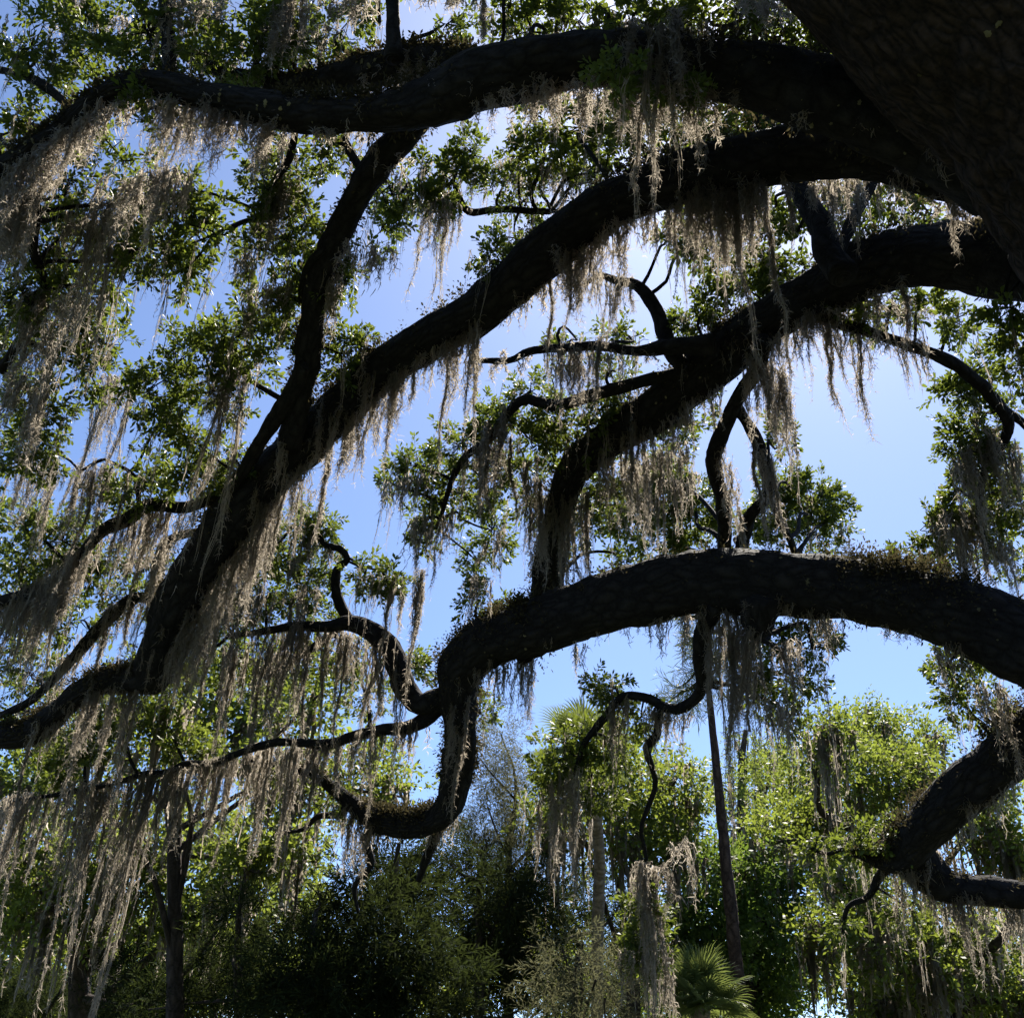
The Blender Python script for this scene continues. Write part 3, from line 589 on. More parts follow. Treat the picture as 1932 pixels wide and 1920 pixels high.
# ------------------------------------------------------------------ Spanish moss
def moss_geo(L, w, n, locks, seg=9, hairs=6, wid=0.0065, curl=1.35):
    """one beard: a few ropy locks of unequal length, each a bundle of wavy ribbons with curled side hairs"""
    r = rng
    lx = np.linspace(-0.5, 0.5, locks) * w + r.normal(0, 0.10 * w, locks)
    ly = r.normal(0, 0.14 * w, locks)
    ll = L * (r.random(locks) * 0.62 + 0.3); ll[r.integers(locks)] = L; ll[r.integers(locks)] = L * 0.85
    lk = r.choice(locks, n, p=(ll ** 0.7) / (ll ** 0.7).sum())
    t = np.linspace(0, 1, seg + 1)
    sway = np.cumsum(r.normal(0, 0.007 * curl, (locks, seg + 1, 2)), 1) * (0.5 + L)
    rad = np.abs(r.normal(0, 1, n)); an = r.random(n) * 6.28
    R0 = r.uniform(0.008, 0.026, locks)[lk]
    ln = ll[lk] * r.uniform(0.35, 1.0, n) ** 0.6
    s = t[None] * ln[:, None]
    prof = np.clip(1.15 - 0.95 * s / ll[lk][:, None], 0.12, 1)               # ropes narrow to a point
    wl = r.uniform(0.09, 0.2, (n, 1)); am = r.uniform(0.004, 0.014, (n, 1)) * curl
    ph = r.random((n, 1)) * 6.28
    tt = s / ll[lk][:, None] * seg
    i0 = np.clip(tt.astype(int), 0, seg - 1); fr_ = tt - i0
    swx = sway[lk[:, None], i0, 0] * (1 - fr_) + sway[lk[:, None], i0 + 1, 0] * fr_
    swy = sway[lk[:, None], i0, 1] * (1 - fr_) + sway[lk[:, None], i0 + 1, 1] * fr_
    X = lx[lk][:, None] + swx + (R0 * rad * np.cos(an))[:, None] * prof + am * np.sin(s / wl * 6.28 + ph)
    Y = ly[lk][:, None] + swy + (R0 * rad * np.sin(an))[:, None] * prof + am * np.cos(s / wl * 5.1 + ph * 1.7)
    Z = -s + r.uniform(-0.02, 0.05, (n, 1))
    C = np.stack([X, Y, Z], -1)
    tw = r.random((n, 1)) * 6.28 + t[None] * r.normal(0, 4, (n, 1))
    S = np.stack([np.cos(tw), np.sin(tw), 0.25 * np.sin(tw * 2)], -1)
    wd = wid * (1.0 - 0.75 * t[None] ** 2) * r.uniform(0.6, 1.4, (n, 1))
    V = np.stack([C - S * wd[..., None] * 0.5, C + S * wd[..., None] * 0.5], 2)
    b = (np.arange(n)[:, None] * (seg + 1) + np.arange(seg)[None]) * 2
    Q = np.stack([b, b + 1, b + 3, b + 2], -1).reshape(-1, 4)
    sp = Soup(); sp.add(V.reshape(-1, 3), Q)
    m_ = int(n * hairs)
    i = r.integers(0, n, m_); j = r.integers(0, seg + 1, m_)
    p = C[i, j] + r.normal(0, 0.004, (m_, 3))
    d = nrm(np.stack([r.normal(size=m_), r.normal(size=m_), r.normal(-0.25, 0.6, m_)], -1))
    l = r.uniform(0.015, 0.065, m_) * (wid / 0.0065) ** 0.5
    s1 = nrm(np.cross(d, r.normal(size=(m_, 3))))
    mid = p + d * l[:, None] * 0.5 + s1 * l[:, None] * 0.15
    e = p + d * l[:, None] + np.array([0, 0, -0.4]) * l[:, None]
    hw = s1 * 0.4 * wid
    V = np.stack([p - hw, p + hw, mid + hw * 0.8, mid - hw * 0.8, e], 1).reshape(-1, 3)
    b = np.arange(m_) * 5
    sp.add(V, np.stack([b, b + 1, b + 2, b + 3], -1), np.stack([b + 3, b + 2, b + 4], -1))
    return sp

CLASSES = [0.30, 0.5, 0.8, 1.15, 1.6]
MV = {}; ML = {}; MF = {}; MT = {}
for ci, L in enumerate(CLASSES):
    for v_ in range(7):
        w = [0.13, 0.17, 0.20, 0.22, 0.22][ci] * rng.uniform(0.6, 1.4)
        nn = int([24, 36, 50, 60, 70][ci] * rng.uniform(0.7, 1.3)); lk = int(rng.integers(2, 6))
        for D_, args in ((MV, (nn, lk, 10, 14, 0.0060)), (ML, (int(nn * 0.5), lk, 7, 4, 0.0085)), (MF, (16, 3, 4, 2, 0.028)), (MT, (9, 2, 6, 5, 0.0068))):
            sp = moss_geo(L, w, *args)
            V = np.concatenate(sp.V); Q = np.concatenate(sp.Q); T_ = np.concatenate(sp.T)
            D_[(ci, v_)] = (V, Q, T_, build_mesh('spanish_moss', V, Q, T_, M['moss']) if D_ is MV else None)

# curtains: (x0, y0, x1, y1, count, length px)
CUR = [
 (0, 335, 200, 205, 22, 105), (0, 350, 120, 270, 10, 150), (140, 215, 260, 190, 10, 95), (260, 190, 440, 215, 16, 125), (400, 225, 560, 245, 9, 90), (600, 240, 720, 246, 5, 65), (0, 420, 60, 380, 8, 190), (100, 420, 250, 400, 8, 120), (60, 560, 200, 560, 7, 130), (480, 560, 560, 520, 5, 90), (300, 330, 350, 335, 6, 150), (500, 375, 560, 350, 5, 120), (450, 480, 470, 475, 3, 140), (180, 380, 290, 330, 7, 150),
 (115, -20, 165, 0, 5, 130), (320, 5, 430, 0, 9, 75), (200, 20, 300, 60, 5, 110), (535, -20, 565, 0, 4, 140), (620, -20, 690, 0, 6, 80), (770, -25, 890, -10, 10, 75), (1370, -10, 1500, 20, 10, 75), (900, 170, 1100, 150, 8, 70), (1380, 200, 1520, 220, 7, 60), (1560, 560, 1440, 620, 5, 110), (460, 60, 620, 60, 6, 80),
 (690, 115, 900, 130, 9, 95), (500, 165, 680, 195, 6, 60), (290, 160, 420, 180, 7, 80),
 (960, 175, 1150, 150, 12, 115), (1150, 150, 1340, 160, 12, 125), (1180, 60, 1330, 60, 8, 140), (1350, 170, 1480, 190, 4, 50),
 (795, 385, 870, 375, 9, 95), (960, 330, 1000, 335, 5, 110), (1020, 320, 1090, 330, 6, 105), (700, 470, 712, 475, 3, 110), (735, 470, 745, 480, 2, 90), (620, 560, 665, 460, 6, 75), (740, 300, 790, 310, 3, 60), (880, 300, 960, 310, 4, 60),
 (1460, 340, 1280, 365, 18, 150), (1430, 345, 1330, 360, 8, 210), (1250, 375, 1130, 440, 8, 90), (1140, 440, 1060, 500, 13, 115), (1040, 520, 960, 580, 6, 60), (905, 610, 800, 660, 10, 115), (885, 630, 875, 640, 3, 160), (790, 670, 700, 730, 9, 130), (690, 740, 620, 830, 9, 105), (600, 850, 560, 890, 4, 115), (530, 920, 440, 1040, 17, 175), (420, 1060, 340, 1200, 9, 140), (1200, 300, 1420, 270, 5, 80), (640, 740, 480, 900, 7, 110),
 (1640, 325, 1710, 330, 8, 65), (1770, 375, 1850, 400, 7, 65), (1530, 345, 1640, 335, 10, 100), (1750, 200, 1800, 330, 6, 90), (1560, 120, 1640, 230, 6, 80),
 (1610, 560, 1480, 630, 9, 70), (1588, 590, 1594, 596, 2, 250), (1540, 600, 1560, 605, 3, 140), (1470, 640, 1410, 690, 6, 110), (1640, 545, 1770, 590, 9, 75), (1640, 638, 1750, 660, 8, 70), (1350, 700, 1270, 770, 8, 115), (1250, 770, 1110, 860, 10, 130), (1430, 690, 1485, 710, 6, 150), (1030, 930, 1085, 940, 7, 165), (1370, 620, 1460, 600, 5, 90),
 (1120, 515, 1175, 530, 6, 100), (900, 685, 1000, 665, 5, 50), (1050, 658, 1120, 655, 7, 90), (1120, 660, 1240, 668, 5, 60), (1060, 690, 1080, 690, 3, 130), (920, 840, 945, 850, 5, 140), (720, 915, 800, 900, 7, 85), (780, 980, 850, 980, 7, 115), (960, 980, 900, 1060, 6, 80), (885, 1100, 912, 1090, 4, 60), (1000, 850, 1010, 950, 4, 120), (1180, 880, 1300, 850, 9, 140), (870, 860, 960, 780, 5, 100),
 (1360, 820, 1385, 980, 6, 90), (1425, 850, 1450, 870, 5, 110), (1460, 740, 1485, 780, 4, 110), (1250, 920, 1330, 900, 5, 90),
 (340, 960, 200, 1000, 12, 145), (190, 1010, 60, 1115, 12, 140), (205, 715, 235, 720, 5, 220), (185, 880, 205, 885, 3, 190), (145, 890, 155, 892, 3, 120), (425, 685, 455, 690, 5, 170), (60, 640, 120, 650, 5, 130), (20, 720, 90, 740, 6, 170), (30, 880, 120, 880, 7, 110), (300, 1020, 320, 1100, 5, 120),
 (255, 1135, 200, 1160, 10, 105), (190, 1190, 110, 1260, 8, 85), (0, 1150, 120, 1085, 12, 140), (280, 1285, 180, 1290, 9, 125), (170, 1310, 20, 1395, 8, 140), (80, 1130, 140, 1130, 5, 100), (330, 1220, 420, 1100, 8, 140),
 (740, 1230, 620, 1190, 12, 125), (620, 1190, 490, 1195, 12, 115), (690, 1090, 790, 1100, 10, 75), (640, 1040, 560, 1000, 6, 65), (560, 1240, 400, 1220, 10, 120), (440, 1130, 600, 1110, 8, 110),
 (800, 1365, 640, 1400, 12, 90), (640, 1405, 470, 1425, 15, 135), (470, 1430, 300, 1465, 14, 160), (300, 1465, 60, 1500, 13, 175), (175, 1490, 200, 1485, 3, 330), (275, 1462, 290, 1460, 3, 250), (60, 1500, 0, 1512, 4, 150),
 (860, 1255, 960, 1235, 6, 60), (985, 1250, 995, 1245, 3, 110), (930, 1270, 950, 1260, 3, 80), (1085, 1220, 1095, 1220, 2, 60), (1240, 1165, 1270, 1160, 4, 75), (1342, 1165, 1362, 1170, 4, 230), (1398, 1200, 1420, 1195, 4, 210), (1470, 1220, 1500, 1215, 4, 130), (1530, 1165, 1575, 1170, 6, 90), (1440, 1330, 1500, 1340, 6, 90), (1650, 1180, 1740, 1190, 3, 35), (1775, 1215, 1800, 1235, 3, 120), (1865, 1300, 1880, 1310, 3, 110), (850, 1330, 892, 1330, 4, 95), (640, 1505, 700, 1555, 8, 85), (800, 1570, 860, 1540, 5, 70), (1100, 1160, 1700, 1090, 10, 60),
 (1290, 1345, 1225, 1338, 9, 95), (1150, 1345, 1180, 1325, 4, 90), (1080, 1440, 1045, 1520, 4, 150), (1195, 1640, 1245, 1640, 6, 120), (1185, 1800, 1255, 1800, 8, 95), (1270, 1600, 1310, 1590, 3, 60),
 (1900, 1440, 1800, 1545, 9, 80), (1760, 1600, 1670, 1640, 7, 100), (1780, 1695, 1932, 1705, 12, 75), (1890, 1395, 1905, 1420, 3, 60), (1700, 1640, 1790, 1690, 7, 110),
 (1880, 810, 1800, 880, 7, 100), (1850, 960, 1760, 990, 8, 85), (1860, 1010, 1910, 1040, 5, 60), (1900, 840, 1925, 880, 4, 90), (1800, 1000, 1840, 1010, 5, 100),
]
CUR += [(1700, 1110, 1000, 1180, 22, 40), (1400, 330, 700, 720, 18, 42), (1130, 120, 500, 205, 16, 48), (1750, 490, 1250, 760, 14, 45), (1200, 60, 1340, 70, 8, 130), (870, 1330, 850, 1530, 7, 50), (620, 900, 330, 1160, 10, 60)]
beards = []
for (x0, y0, x1, y1, n, lpx) in CUR:
    for q in range(n):
        f = (q + rng.random()) / n
        x = x0 + (x1 - x0) * f; y = y0 + (y1 - y0) * f + rng.normal(0, 4)
        k, dd = depth_at(x, y)
        rpx = PR[k] * FPX / PX[k, 2]
        z = PX[k, 2] + (rng.uniform(-0.9, 0.5) * PR[k] if dd < rpx * 1.3 else rng.normal(0, 0.15))
        if PR[k] > 0.5: z = PX[k, 2] - PR[k] * 0.9
        L = lpx * z / FPX / 0.9 * rng.lognormal(-0.05, 0.42)
        # tangent of the limb, for the strip's direction
        tan = PW[min(k + 1, len(PW) - 1)] - PW[max(k - 1, 0)]
        yaw = math.atan2(tan[1], tan[0]) + rng.normal(0, 0.3)
        beards.append((L, at(x, y, z), yaw, ZONE[k], z))
beards.sort(key=lambda b: -b[0] / b[4])
LBL = {ZA: 'hanging from the topmost limb', ZF: 'on the branch dropping between the two upper limbs',
 ZB: 'hanging from the long limb sweeping across the middle', ZC: 'on the limb crossing just below the sweeping limb',
 ZR: 'on the thin branch arching down beside open sky', ZD: 'hanging from the big arching lowest limb',
 ZE: 'under the low fern-topped limb dipping beside the bright oaks', 'trunk': 'caught on the furrowed bark of the leaning trunk',
 ZG: 'on the zigzag branch above the hooked limb end', ZH: 'along the long thin branch behind the hooked limb',
 ZI: 'on the dangling branch looping below the arching limb', ZJ: 'on the hooked end of the arching limb',
 ZK: 'on side branches near the tip of the sweeping limb', ZL: 'on the crooked branches behind the crossing limb',
 ZM: 'on the twin stems rising behind the arching limb'}
def moss_label(zone, L, x):
    size = 'very long ropy Spanish moss' if L > 1.35 else 'long tan Spanish moss beard' if L > 0.85 else 'short ragged Spanish moss tuft' if L < 0.5 else 'medium grey-tan Spanish moss beard'
    where = LBL[zone]
    if zone == ZA:
        where = ('on the drooping tip of the topmost limb' if x < 330 else 'where the topmost limb splits and dips' if x < 850
                 else 'on the thick end of the topmost limb near the trunk')
    if zone == ZB:
        where = ('on the steep lower end of the long sweeping limb' if x < 560 else 'along the middle of the long sweeping limb' if x < 1080
                 else 'on the thick end of the sweeping limb near the trunk')
    return size + ' ' + where
rest = Soup()
for q, (L, p, yaw, zone, z) in enumerate(beards):
    ci = int(np.argmin([abs(math.log(L / c)) for c in CLASSES])); key = (ci, int(rng.integers(7)))
    sz = L / CLASSES[ci]; sw = rng.uniform(0.75, 1.2)
    yaw += rng.choice([0, math.pi])
    if q < 300:
        o = bpy.data.objects.new('spanish_moss', MV[key][3]); col.objects.link(o)
        o.location = p; o.rotation_euler = (rng.normal(0, 0.03), rng.normal(0, 0.03), yaw); o.scale = (sw, sw, sz)
        o['label'] = o['group'] = moss_label(zone, L, project(p)[0]); o['category'] = 'moss'
    else:
        V = ML[key][0] * np.array([sw, sw, sz])
        c, s = math.cos(yaw), math.sin(yaw)
        rest.add(np.stack([V[:, 0] * c - V[:, 1] * s, V[:, 0] * s + V[:, 1] * c, V[:, 2]], -1) + p, ML[key][1], ML[key][2])

for (x, y, rx, ry, z, de) in BL:                       # thin wisps caught on the leafy twigs
    for _ in range(int(rng.integers(1, 4))):
        key = (int(rng.integers(1, 4)), int(rng.integers(7))); yaw = rng.random() * 6.28
        V = MT[key][0] * np.array([0.8, 0.8, rng.uniform(0.6, 1.1)])
        c, s_ = math.cos(yaw), math.sin(yaw)
        p = at(x + rng.uniform(-0.8, 0.8) * rx, y + rng.uniform(-0.6, 0.5) * ry, z + rng.normal(0, 0.1))
        rest.add(np.stack([V[:, 0] * c - V[:, 1] * s_, V[:, 0] * s_ + V[:, 1] * c, V[:, 2]], -1) + p, MT[key][1], MT[key][2])

# ------------------------------------------------------------------ trees behind
def bg_branch(root, name, pts, mat='far_bark', seg=10, knob=0.12, step=0.25):
    W = [at(p[0], p[1], p[2]) for p in pts]; Rr = [p[3] * p[2] / FPX for p in pts]
    P, R = resample(W, Rr, step)
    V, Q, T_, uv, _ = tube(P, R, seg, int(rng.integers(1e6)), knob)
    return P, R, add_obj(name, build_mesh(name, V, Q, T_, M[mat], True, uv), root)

def ground_px(px, z):
    """photo y where the ground lies at depth z, column px"""
    lo, hi = 960, 6000
    for _ in range(40):
        mid = (lo + hi) / 2
        if at(px, mid, z)[2] > 0: lo = mid
        else: hi = mid
    return lo

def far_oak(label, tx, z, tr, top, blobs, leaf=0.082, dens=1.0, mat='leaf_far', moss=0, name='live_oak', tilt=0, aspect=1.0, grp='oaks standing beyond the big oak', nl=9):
    gy = ground_px(tx, z)
    base = at(tx, gy + 15, z)
    root = empty(name, base, label=label, category='tree', group=grp)
    bpy.context.view_layer.update()
    P, R, t = bg_branch(root, 'trunk', [(tx, gy + 15, z, tr * 1.3), (tx + tilt * 0.4, gy * 0.6 + top * 0.4, z, tr), (tx + tilt, top, z, tr * 0.5), (tx + tilt + 14, top - 50, z, tr * 0.2), (tx + tilt + 8, top - 90, z, tr * 0.05)])
    O, Dv, Ln = [], [], []
    for b in blobs:
        x, y, rx, ry = b[:4]; bz = z + rng.normal(0, 0.06) * z + (b[4] if len(b) > 4 else 0)
        c = at(x, y, bz); wx, wy = rx * z / FPX, ry * z / FPX
        a = P[int(len(P) * rng.uniform(0.45, 0.85))]
        mid = (a + c) / 2 + rng.normal(0, 0.12, 3) * np.linalg.norm(a - c)
        pp, rr = resample([a, mid, c, c + nrm(c - mid) * wx * 0.6], [tr * z / FPX * 0.35, tr * z / FPX * 0.24, tr * z / FPX * 0.14, 0.015], 0.2)
        V, Q, T_, uv, _ = tube(pp, rr, 8, int(rng.integers(1e6)), 0.15)
        add_obj('limb', build_mesh('limb', V, Q, T_, M['far_bark'], True, uv), root)
        K = max(8, int(dens * wx * wy / 0.013))
        u = nrm(rng.normal(size=(K, 3))) * (rng.random((K, 1)) ** 0.4)
        cc = c + RT * u[:, :1] * wx + UP * u[:, 1:2] * wy + FW * u[:, 2:] * (wx + wy) * 0.55
        ns = 10
        o_ = np.repeat(cc, ns, 0) + rng.normal(0, 0.13, (K * ns, 3))
        O.append(o_); Dv.append(nrm(o_ - c) * 0.6 + rng.normal(0, 0.7, o_.shape) + np.array([0, 0, 0.2])); Ln.append(rng.uniform(0.2, 0.45, len(o_)))
        for _ in range(int(3 * moss * rng.uniform(0.5, 1.5))):
            w_ = cc[int(rng.integers(K))]
            L = rng.uniform(0.5, 1.7); key = (int(rng.integers(2, 5)), int(rng.integers(7))); yw = rng.random() * 6.28
            V = MF[key][0] * np.array([1.5, 1.5, L / CLASSES[key[0]]]); c_, s_ = math.cos(yw), math.sin(yw)
            rest.add(np.stack([V[:, 0] * c_ - V[:, 1] * s_, V[:, 0] * s_ + V[:, 1] * c_, V[:, 2]], -1) + w_, MF[key][1], MF[key][2])
    O, Dv, Ln = np.concatenate(O), np.concatenate(Dv), np.concatenate(Ln)
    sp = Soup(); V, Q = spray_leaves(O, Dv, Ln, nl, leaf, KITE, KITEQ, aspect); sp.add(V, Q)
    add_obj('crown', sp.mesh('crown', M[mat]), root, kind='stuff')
    return root

far_oak('yellow-green oak glowing behind the moss curtain of the long thin branch', 150, 17, 26, 1640,
        [(50, 1530, 90, 80), (150, 1600, 90, 90), (270, 1580, 90, 80), (380, 1570, 90, 80), (470, 1640, 70, 70), (250, 1690, 90, 70), (90, 1700, 90, 80), (400, 1720, 70, 50), (530, 1560, 80, 70), (40, 1640, 70, 80)], moss=3, dens=0.8, leaf=0.095)
far_oak('sunlit oak with open crown showing through behind the hanging branches', 330, 14, 18, 1420,
        [(380, 1310, 80, 70), (500, 1300, 80, 60), (570, 1340, 70, 50), (280, 1360, 70, 70), (660, 1460, 70, 50), (740, 1500, 40, 50), (180, 1400, 80, 60), (450, 1380, 60, 40), (80, 1440, 70, 60), (560, 1460, 70, 50)], dens=1.3, leaf=0.08, moss=2)
far_oak('shadowed oak with pale mossy boughs near the cedars', 290, 24, 20, 1720,
        [(30, 1790, 70, 80), (130, 1810, 80, 70), (230, 1800, 80, 70), (330, 1790, 80, 80), (420, 1820, 80, 80), (90, 1900, 110, 60), (540, 1700, 70, 60), (300, 1900, 120, 50), (560, 1620, 60, 40)], moss=3, dens=0.8, leaf=0.11)
far_oak('round bright green oak between the cedars and the tall bare trunk', 1195, 17, 16, 1600,
        [(1080, 1480, 60, 50), (1180, 1470, 70, 50), (1270, 1480, 60, 50), (1230, 1560, 70, 60), (1140, 1570, 60, 50), (1300, 1560, 40, 60), (1040, 1550, 40, 40), (1270, 1610, 40, 30)], moss=2, dens=1.4)
far_oak('tall sunny oak spreading behind the low fern-topped limb', 1640, 20, 22, 1560,
        [(1560, 1400, 55, 45), (1640, 1380, 60, 45), (1720, 1400, 60, 50), (1520, 1470, 60, 50), (1620, 1460, 70, 60), (1710, 1480, 70, 60), (1470, 1550, 50, 40), (1560, 1560, 70, 60), (1440, 1590, 40, 35), (1640, 1560, 60, 50), (1520, 1620, 50, 40)], moss=3, dens=1.45)
far_oak('leafy oak filling the space under the low forked limb', 1745, 16, 30, 1750,
        [(1860, 1530, 60, 60), (1910, 1600, 50, 60), (1810, 1760, 70, 50), (1890, 1790, 60, 70), (1700, 1830, 70, 50), (1820, 1870, 90, 60), (1910, 1890, 60, 60), (1650, 1750, 60, 50), (1600, 1680, 50, 50), (1650, 1890, 50, 40), (1560, 1750, 40, 50), (1750, 1800, 60, 50)], moss=3, dens=1.5)
far_oak('hazy distant oak with a broken dark stem behind the tall bare trunk', 1400, 28, 13, 1430,
        [(1410, 1420, 40, 35), (1450, 1470, 50, 40), (1400, 1530, 30, 50), (1370, 1490, 30, 40), (1470, 1420, 30, 30)], moss=2, dens=0.8)
# vine-covered tree
vt = far_oak('dark rounded tree smothered in glossy green vines beside the palmetto', 1420, 19, 26, 1700,
        [(1330, 1690, 55, 50), (1290, 1760, 50, 60), (1400, 1660, 50, 60), (1450, 1700, 50, 70), (1470, 1790, 45, 80), (1400, 1800, 70, 80), (1300, 1860, 70, 60), (1430, 1890, 80, 60), (1350, 1770, 60, 60), (1340, 1640, 30, 30)], mat='leaf_vine', dens=1.3, leaf=0.10, name='vine_covered_tree')

def conifer(name, label, tx, z, top, width, n, mat, bark, tuft, base_y=None, dens=1.0, lean=0, tr=9, crown_from=0.0):
    """feathery evergreen: whorls of drooping boughs carrying needle sprays"""
    gy = ground_px(tx, z)
    base = at(tx, gy + 10, z)
    root = empty(name, base, label=label, category='tree', group='trees beyond the big oak')
    bpy.context.view_layer.update()
    P, R, t = bg_branch(root, 'trunk', [(tx, gy + 10, z, tr), (tx + lean * 0.5, (gy + top) / 2, z, tr * 0.7), (tx + lean, top, z, tr * 0.15)], bark)
    H = P[-1][2]
    sp = Soup()
    pos, dirs = [], []
    for q in range(n):
        f = crown_from + (1 - crown_from) * (q + rng.random()) / n
        a = P[min(len(P) - 1, int(f * (len(P) - 1)))]
        ln = width * z / FPX * (1.02 - ((f - crown_from) / (1 - crown_from)) ** 1.4) * rng.uniform(0.55, 1.15) + 0.15
        az = rng.random() * 6.28
        d = np.array([math.cos(az), math.sin(az), rng.uniform(-0.15, 0.5)])
        tt = np.linspace(0, 1, 6)[:, None]
        path = a + d * ln * tt + np.array([0, 0, -0.28]) * ln * tt ** 2 + np.cumsum(rng.normal(0, 0.03, (6, 3)), 0)
        V, Q, T_, uv, _ = tube(path, np.linspace(0.03, 0.006, 6) * z / 15, 5, 1, 0)
        add_obj('bough', build_mesh('bough', V, Q, T_, M[bark], True, uv), root)
        k = max(3, int(ln * tuft[2] * dens))
        s = rng.uniform(0.2, 1.02, k)
        p = np.stack([np.interp(s, tt[:, 0], path[:, i]) for i in range(3)], -1) + rng.normal(0, tuft[3] * ln, (k, 3))
        pos.append(p); dirs.append(d * 0.5 + rng.normal(0, 0.6, (k, 3)) + np.array([0, 0, 0.1]))
    O, Dv = np.concatenate(pos), np.concatenate(dirs)
    V, Q = spray_leaves(O, Dv, rng.uniform(0.15, 0.4, len(O)), tuft[1], tuft[0], KITE, KITEQ, tuft[4], 0.05); sp.add(V, Q)
    V, Q = ribbons(O, O + nrm(Dv) * 0.25, 0.006); sp.add(V, Q)
    add_obj('needles', sp.mesh('needles', M[mat]), root, kind='stuff')
    return root

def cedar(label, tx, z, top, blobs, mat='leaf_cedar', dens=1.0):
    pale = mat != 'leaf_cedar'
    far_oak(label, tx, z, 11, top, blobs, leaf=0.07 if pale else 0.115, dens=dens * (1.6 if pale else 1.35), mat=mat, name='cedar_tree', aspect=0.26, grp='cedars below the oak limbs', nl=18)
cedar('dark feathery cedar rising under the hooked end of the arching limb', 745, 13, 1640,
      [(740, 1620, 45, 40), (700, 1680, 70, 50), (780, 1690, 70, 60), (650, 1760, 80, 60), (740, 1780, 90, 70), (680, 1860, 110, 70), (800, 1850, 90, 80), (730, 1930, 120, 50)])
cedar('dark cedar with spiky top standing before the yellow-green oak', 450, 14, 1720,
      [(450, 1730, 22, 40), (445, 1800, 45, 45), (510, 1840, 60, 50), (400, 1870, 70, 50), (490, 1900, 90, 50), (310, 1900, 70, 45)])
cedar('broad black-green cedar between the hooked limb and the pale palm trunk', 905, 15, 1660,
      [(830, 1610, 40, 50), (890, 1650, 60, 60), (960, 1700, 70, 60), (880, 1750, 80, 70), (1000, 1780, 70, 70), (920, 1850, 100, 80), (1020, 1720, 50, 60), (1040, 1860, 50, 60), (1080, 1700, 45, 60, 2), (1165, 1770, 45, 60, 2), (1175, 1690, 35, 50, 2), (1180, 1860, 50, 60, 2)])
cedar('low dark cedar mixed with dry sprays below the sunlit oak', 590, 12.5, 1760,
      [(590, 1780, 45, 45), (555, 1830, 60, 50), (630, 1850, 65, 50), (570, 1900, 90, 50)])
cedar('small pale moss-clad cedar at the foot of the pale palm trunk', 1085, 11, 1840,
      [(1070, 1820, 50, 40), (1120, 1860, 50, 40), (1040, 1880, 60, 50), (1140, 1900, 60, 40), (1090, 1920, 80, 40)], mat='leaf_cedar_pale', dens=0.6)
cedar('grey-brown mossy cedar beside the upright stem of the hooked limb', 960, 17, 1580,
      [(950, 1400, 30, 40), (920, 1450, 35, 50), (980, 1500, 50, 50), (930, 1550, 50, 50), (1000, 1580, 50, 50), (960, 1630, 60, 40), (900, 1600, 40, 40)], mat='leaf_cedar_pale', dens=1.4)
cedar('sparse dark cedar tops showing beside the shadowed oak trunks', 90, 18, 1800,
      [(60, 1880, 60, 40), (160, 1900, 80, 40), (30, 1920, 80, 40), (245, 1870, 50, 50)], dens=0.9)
PIN = (0.17, 16, 30, 0.05, 0.10)
conifer('pine_tree', 'tall bare straight pine trunk rising in front of the vine-covered tree', 1440, 16, 1130, 90, 22, 'leaf_pine', 'pine_bark', PIN, lean=-120, tr=18, crown_from=0.87)

# palms -------------------------------------------------------------
def fan_frond(radius, n=26, mat='frond'):
    """a fan leaf: folded pointed leaflets from one hub, stalk along -X"""
    sp = Soup()
    an = np.linspace(-2.1, 2.1, n)
    for a in an:
        L = radius * (1 - 0.22 * abs(a) / 2.1) * rng.uniform(0.92, 1.05)
        d = np.array([math.cos(a), math.sin(a), 0.0]); s = np.array([-math.sin(a), math.cos(a), 0]); w = radius * 0.032
        pts = []
        for t, ww in ((0.02, 0.25), (0.5, 1.0), (0.8, 0.6)):
            c = d * L * t + np.array([0, 0, -0.05 * L * t ** 2.2 - 0.05 * abs(a) * L * t])
            pts += [c - s * w * ww + [0, 0, w * 0.5 * ww], c, c + s * w * ww + [0, 0, w * 0.5 * ww]]
        tip = d * L + np.array([0, 0, -0.12 * L - 0.05 * abs(a) * L])
        V = np.array(pts + [tip])
        sp.add(V, [[0, 1, 4, 3], [1, 2, 5, 4], [3, 4, 7, 6], [4, 5, 8, 7]], [[6, 7, 9], [7, 8, 9]])
    return sp

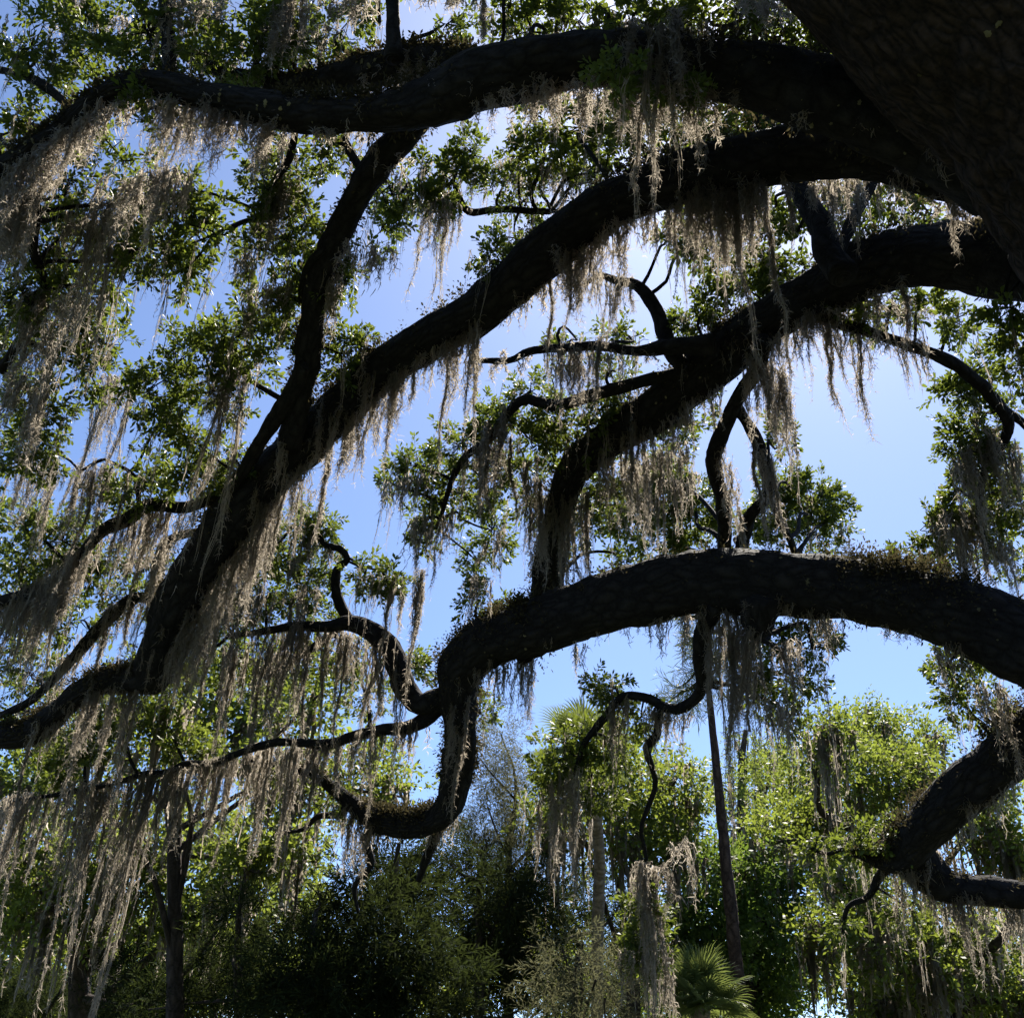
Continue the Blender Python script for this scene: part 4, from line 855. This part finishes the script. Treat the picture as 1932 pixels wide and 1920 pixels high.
def palm(name, label, tx, ty, z, trunk_pts, nf, rad, stalk, bark='palm_bark', grp=None):
    gy = ground_px(tx, z)
    root = empty(name, at(trunk_pts[0][0], gy + 10, z), label=label, category='palm')
    if grp: root['group'] = grp
    bpy.context.view_layer.update()
    pts = [(trunk_pts[0][0], gy + 10, z, trunk_pts[0][1])] + [(p[0], p[2], z, p[1]) for p in trunk_pts[1:]]
    bg_branch(root, 'trunk', pts, bark, 14, 0.06, 0.06)
    hub = at(pts[-1][0], pts[-1][1], z)
    sh = [fan_frond(rad).mesh('frond', M['frond']) for _ in range(4)]
    st = Soup(); V, Q = ribbons(np.zeros((1, 3)), np.array([[1.0, 0, 0]]), 0.018); st.add(V, Q)
    stm = st.mesh('stalk', M['frond'])
    for q in range(nf):
        az = q * 2.4 + rng.normal(0, 0.2); el = math.radians(88 - 100 * (q + 0.5) / nf + rng.normal(0, 8))
        ln = stalk * rng.uniform(0.8, 1.15)
        rot = Matrix.Rotation(az, 4, 'Z') @ Matrix.Rotation(-el, 4, 'Y') @ Matrix.Rotation(rng.normal(0, 0.3), 4, 'X')
        loc = Matrix.Translation(Vector(hub))
        f = bpy.data.objects.new('frond', sh[q % 4]); col.objects.link(f); f.parent = root
        f.matrix_parent_inverse = Matrix.Translation(-root.location)
        f.matrix_basis = loc @ rot @ Matrix.Translation((ln, 0, 0)) @ Matrix.Rotation(rng.uniform(-0.2, 0.35), 4, 'Y')
        s = bpy.data.objects.new('stalk', stm); col.objects.link(s); s.parent = f
        s.matrix_basis = (Matrix.Translation((ln, 0, 0)) @ Matrix.Rotation(0.3, 4, 'Y')).inverted() @ Matrix.Diagonal((ln, 1, 1, 1))
    return root

palm('cabbage_palm', 'cabbage palm with pale straight trunk and fan crown behind the oak leaves', 1126, 1850, 12.5, [(1126, 13, 0), (1127, 11.5, 1800), (1131, 11, 1620), (1118, 10, 1500), (1105, 10, 1425)], 22, 0.36, 0.42)
palm('palmetto', 'squat palmetto with glinting fan fronds at the foot of the vines', 1335, 1900, 12, [(1322, 22, 0), (1322, 20, 1960), (1322, 18, 1898)], 30, 0.40, 0.34)

# far wood ----------------------------------------------------------
wz = 42
xs = rng.uniform(-500, 2400, 420); ys = 1900 - np.abs(rng.normal(0, 75, 420)) + 40 * np.sin(xs / 90)
cc = np.array([at(x, y, wz + rng.uniform(-4, 6)) for x, y in zip(xs, ys)])
O = np.repeat(cc, 26, 0) + rng.normal(0, 0.7, (len(cc) * 26, 3))
V, Q = spray_leaves(O, rng.normal(size=O.shape), rng.uniform(0.4, 0.8, len(O)), 6, 0.26, KITE, KITEQ)
sp = Soup(); sp.add(V, Q)
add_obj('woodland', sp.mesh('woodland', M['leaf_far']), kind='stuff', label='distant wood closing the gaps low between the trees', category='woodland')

add_obj('hanging_moss', rest.mesh('hanging_moss', M['moss']), kind='stuff', label='smaller Spanish moss wisps hanging all through the oak and trees behind', category='moss')
print('beards', len(beards), 'sprays', len(mask), 'rest verts', rest.n, 'tris', sum(len(me.loops) - 2 * len(me.polygons) for me in bpy.data.meshes))
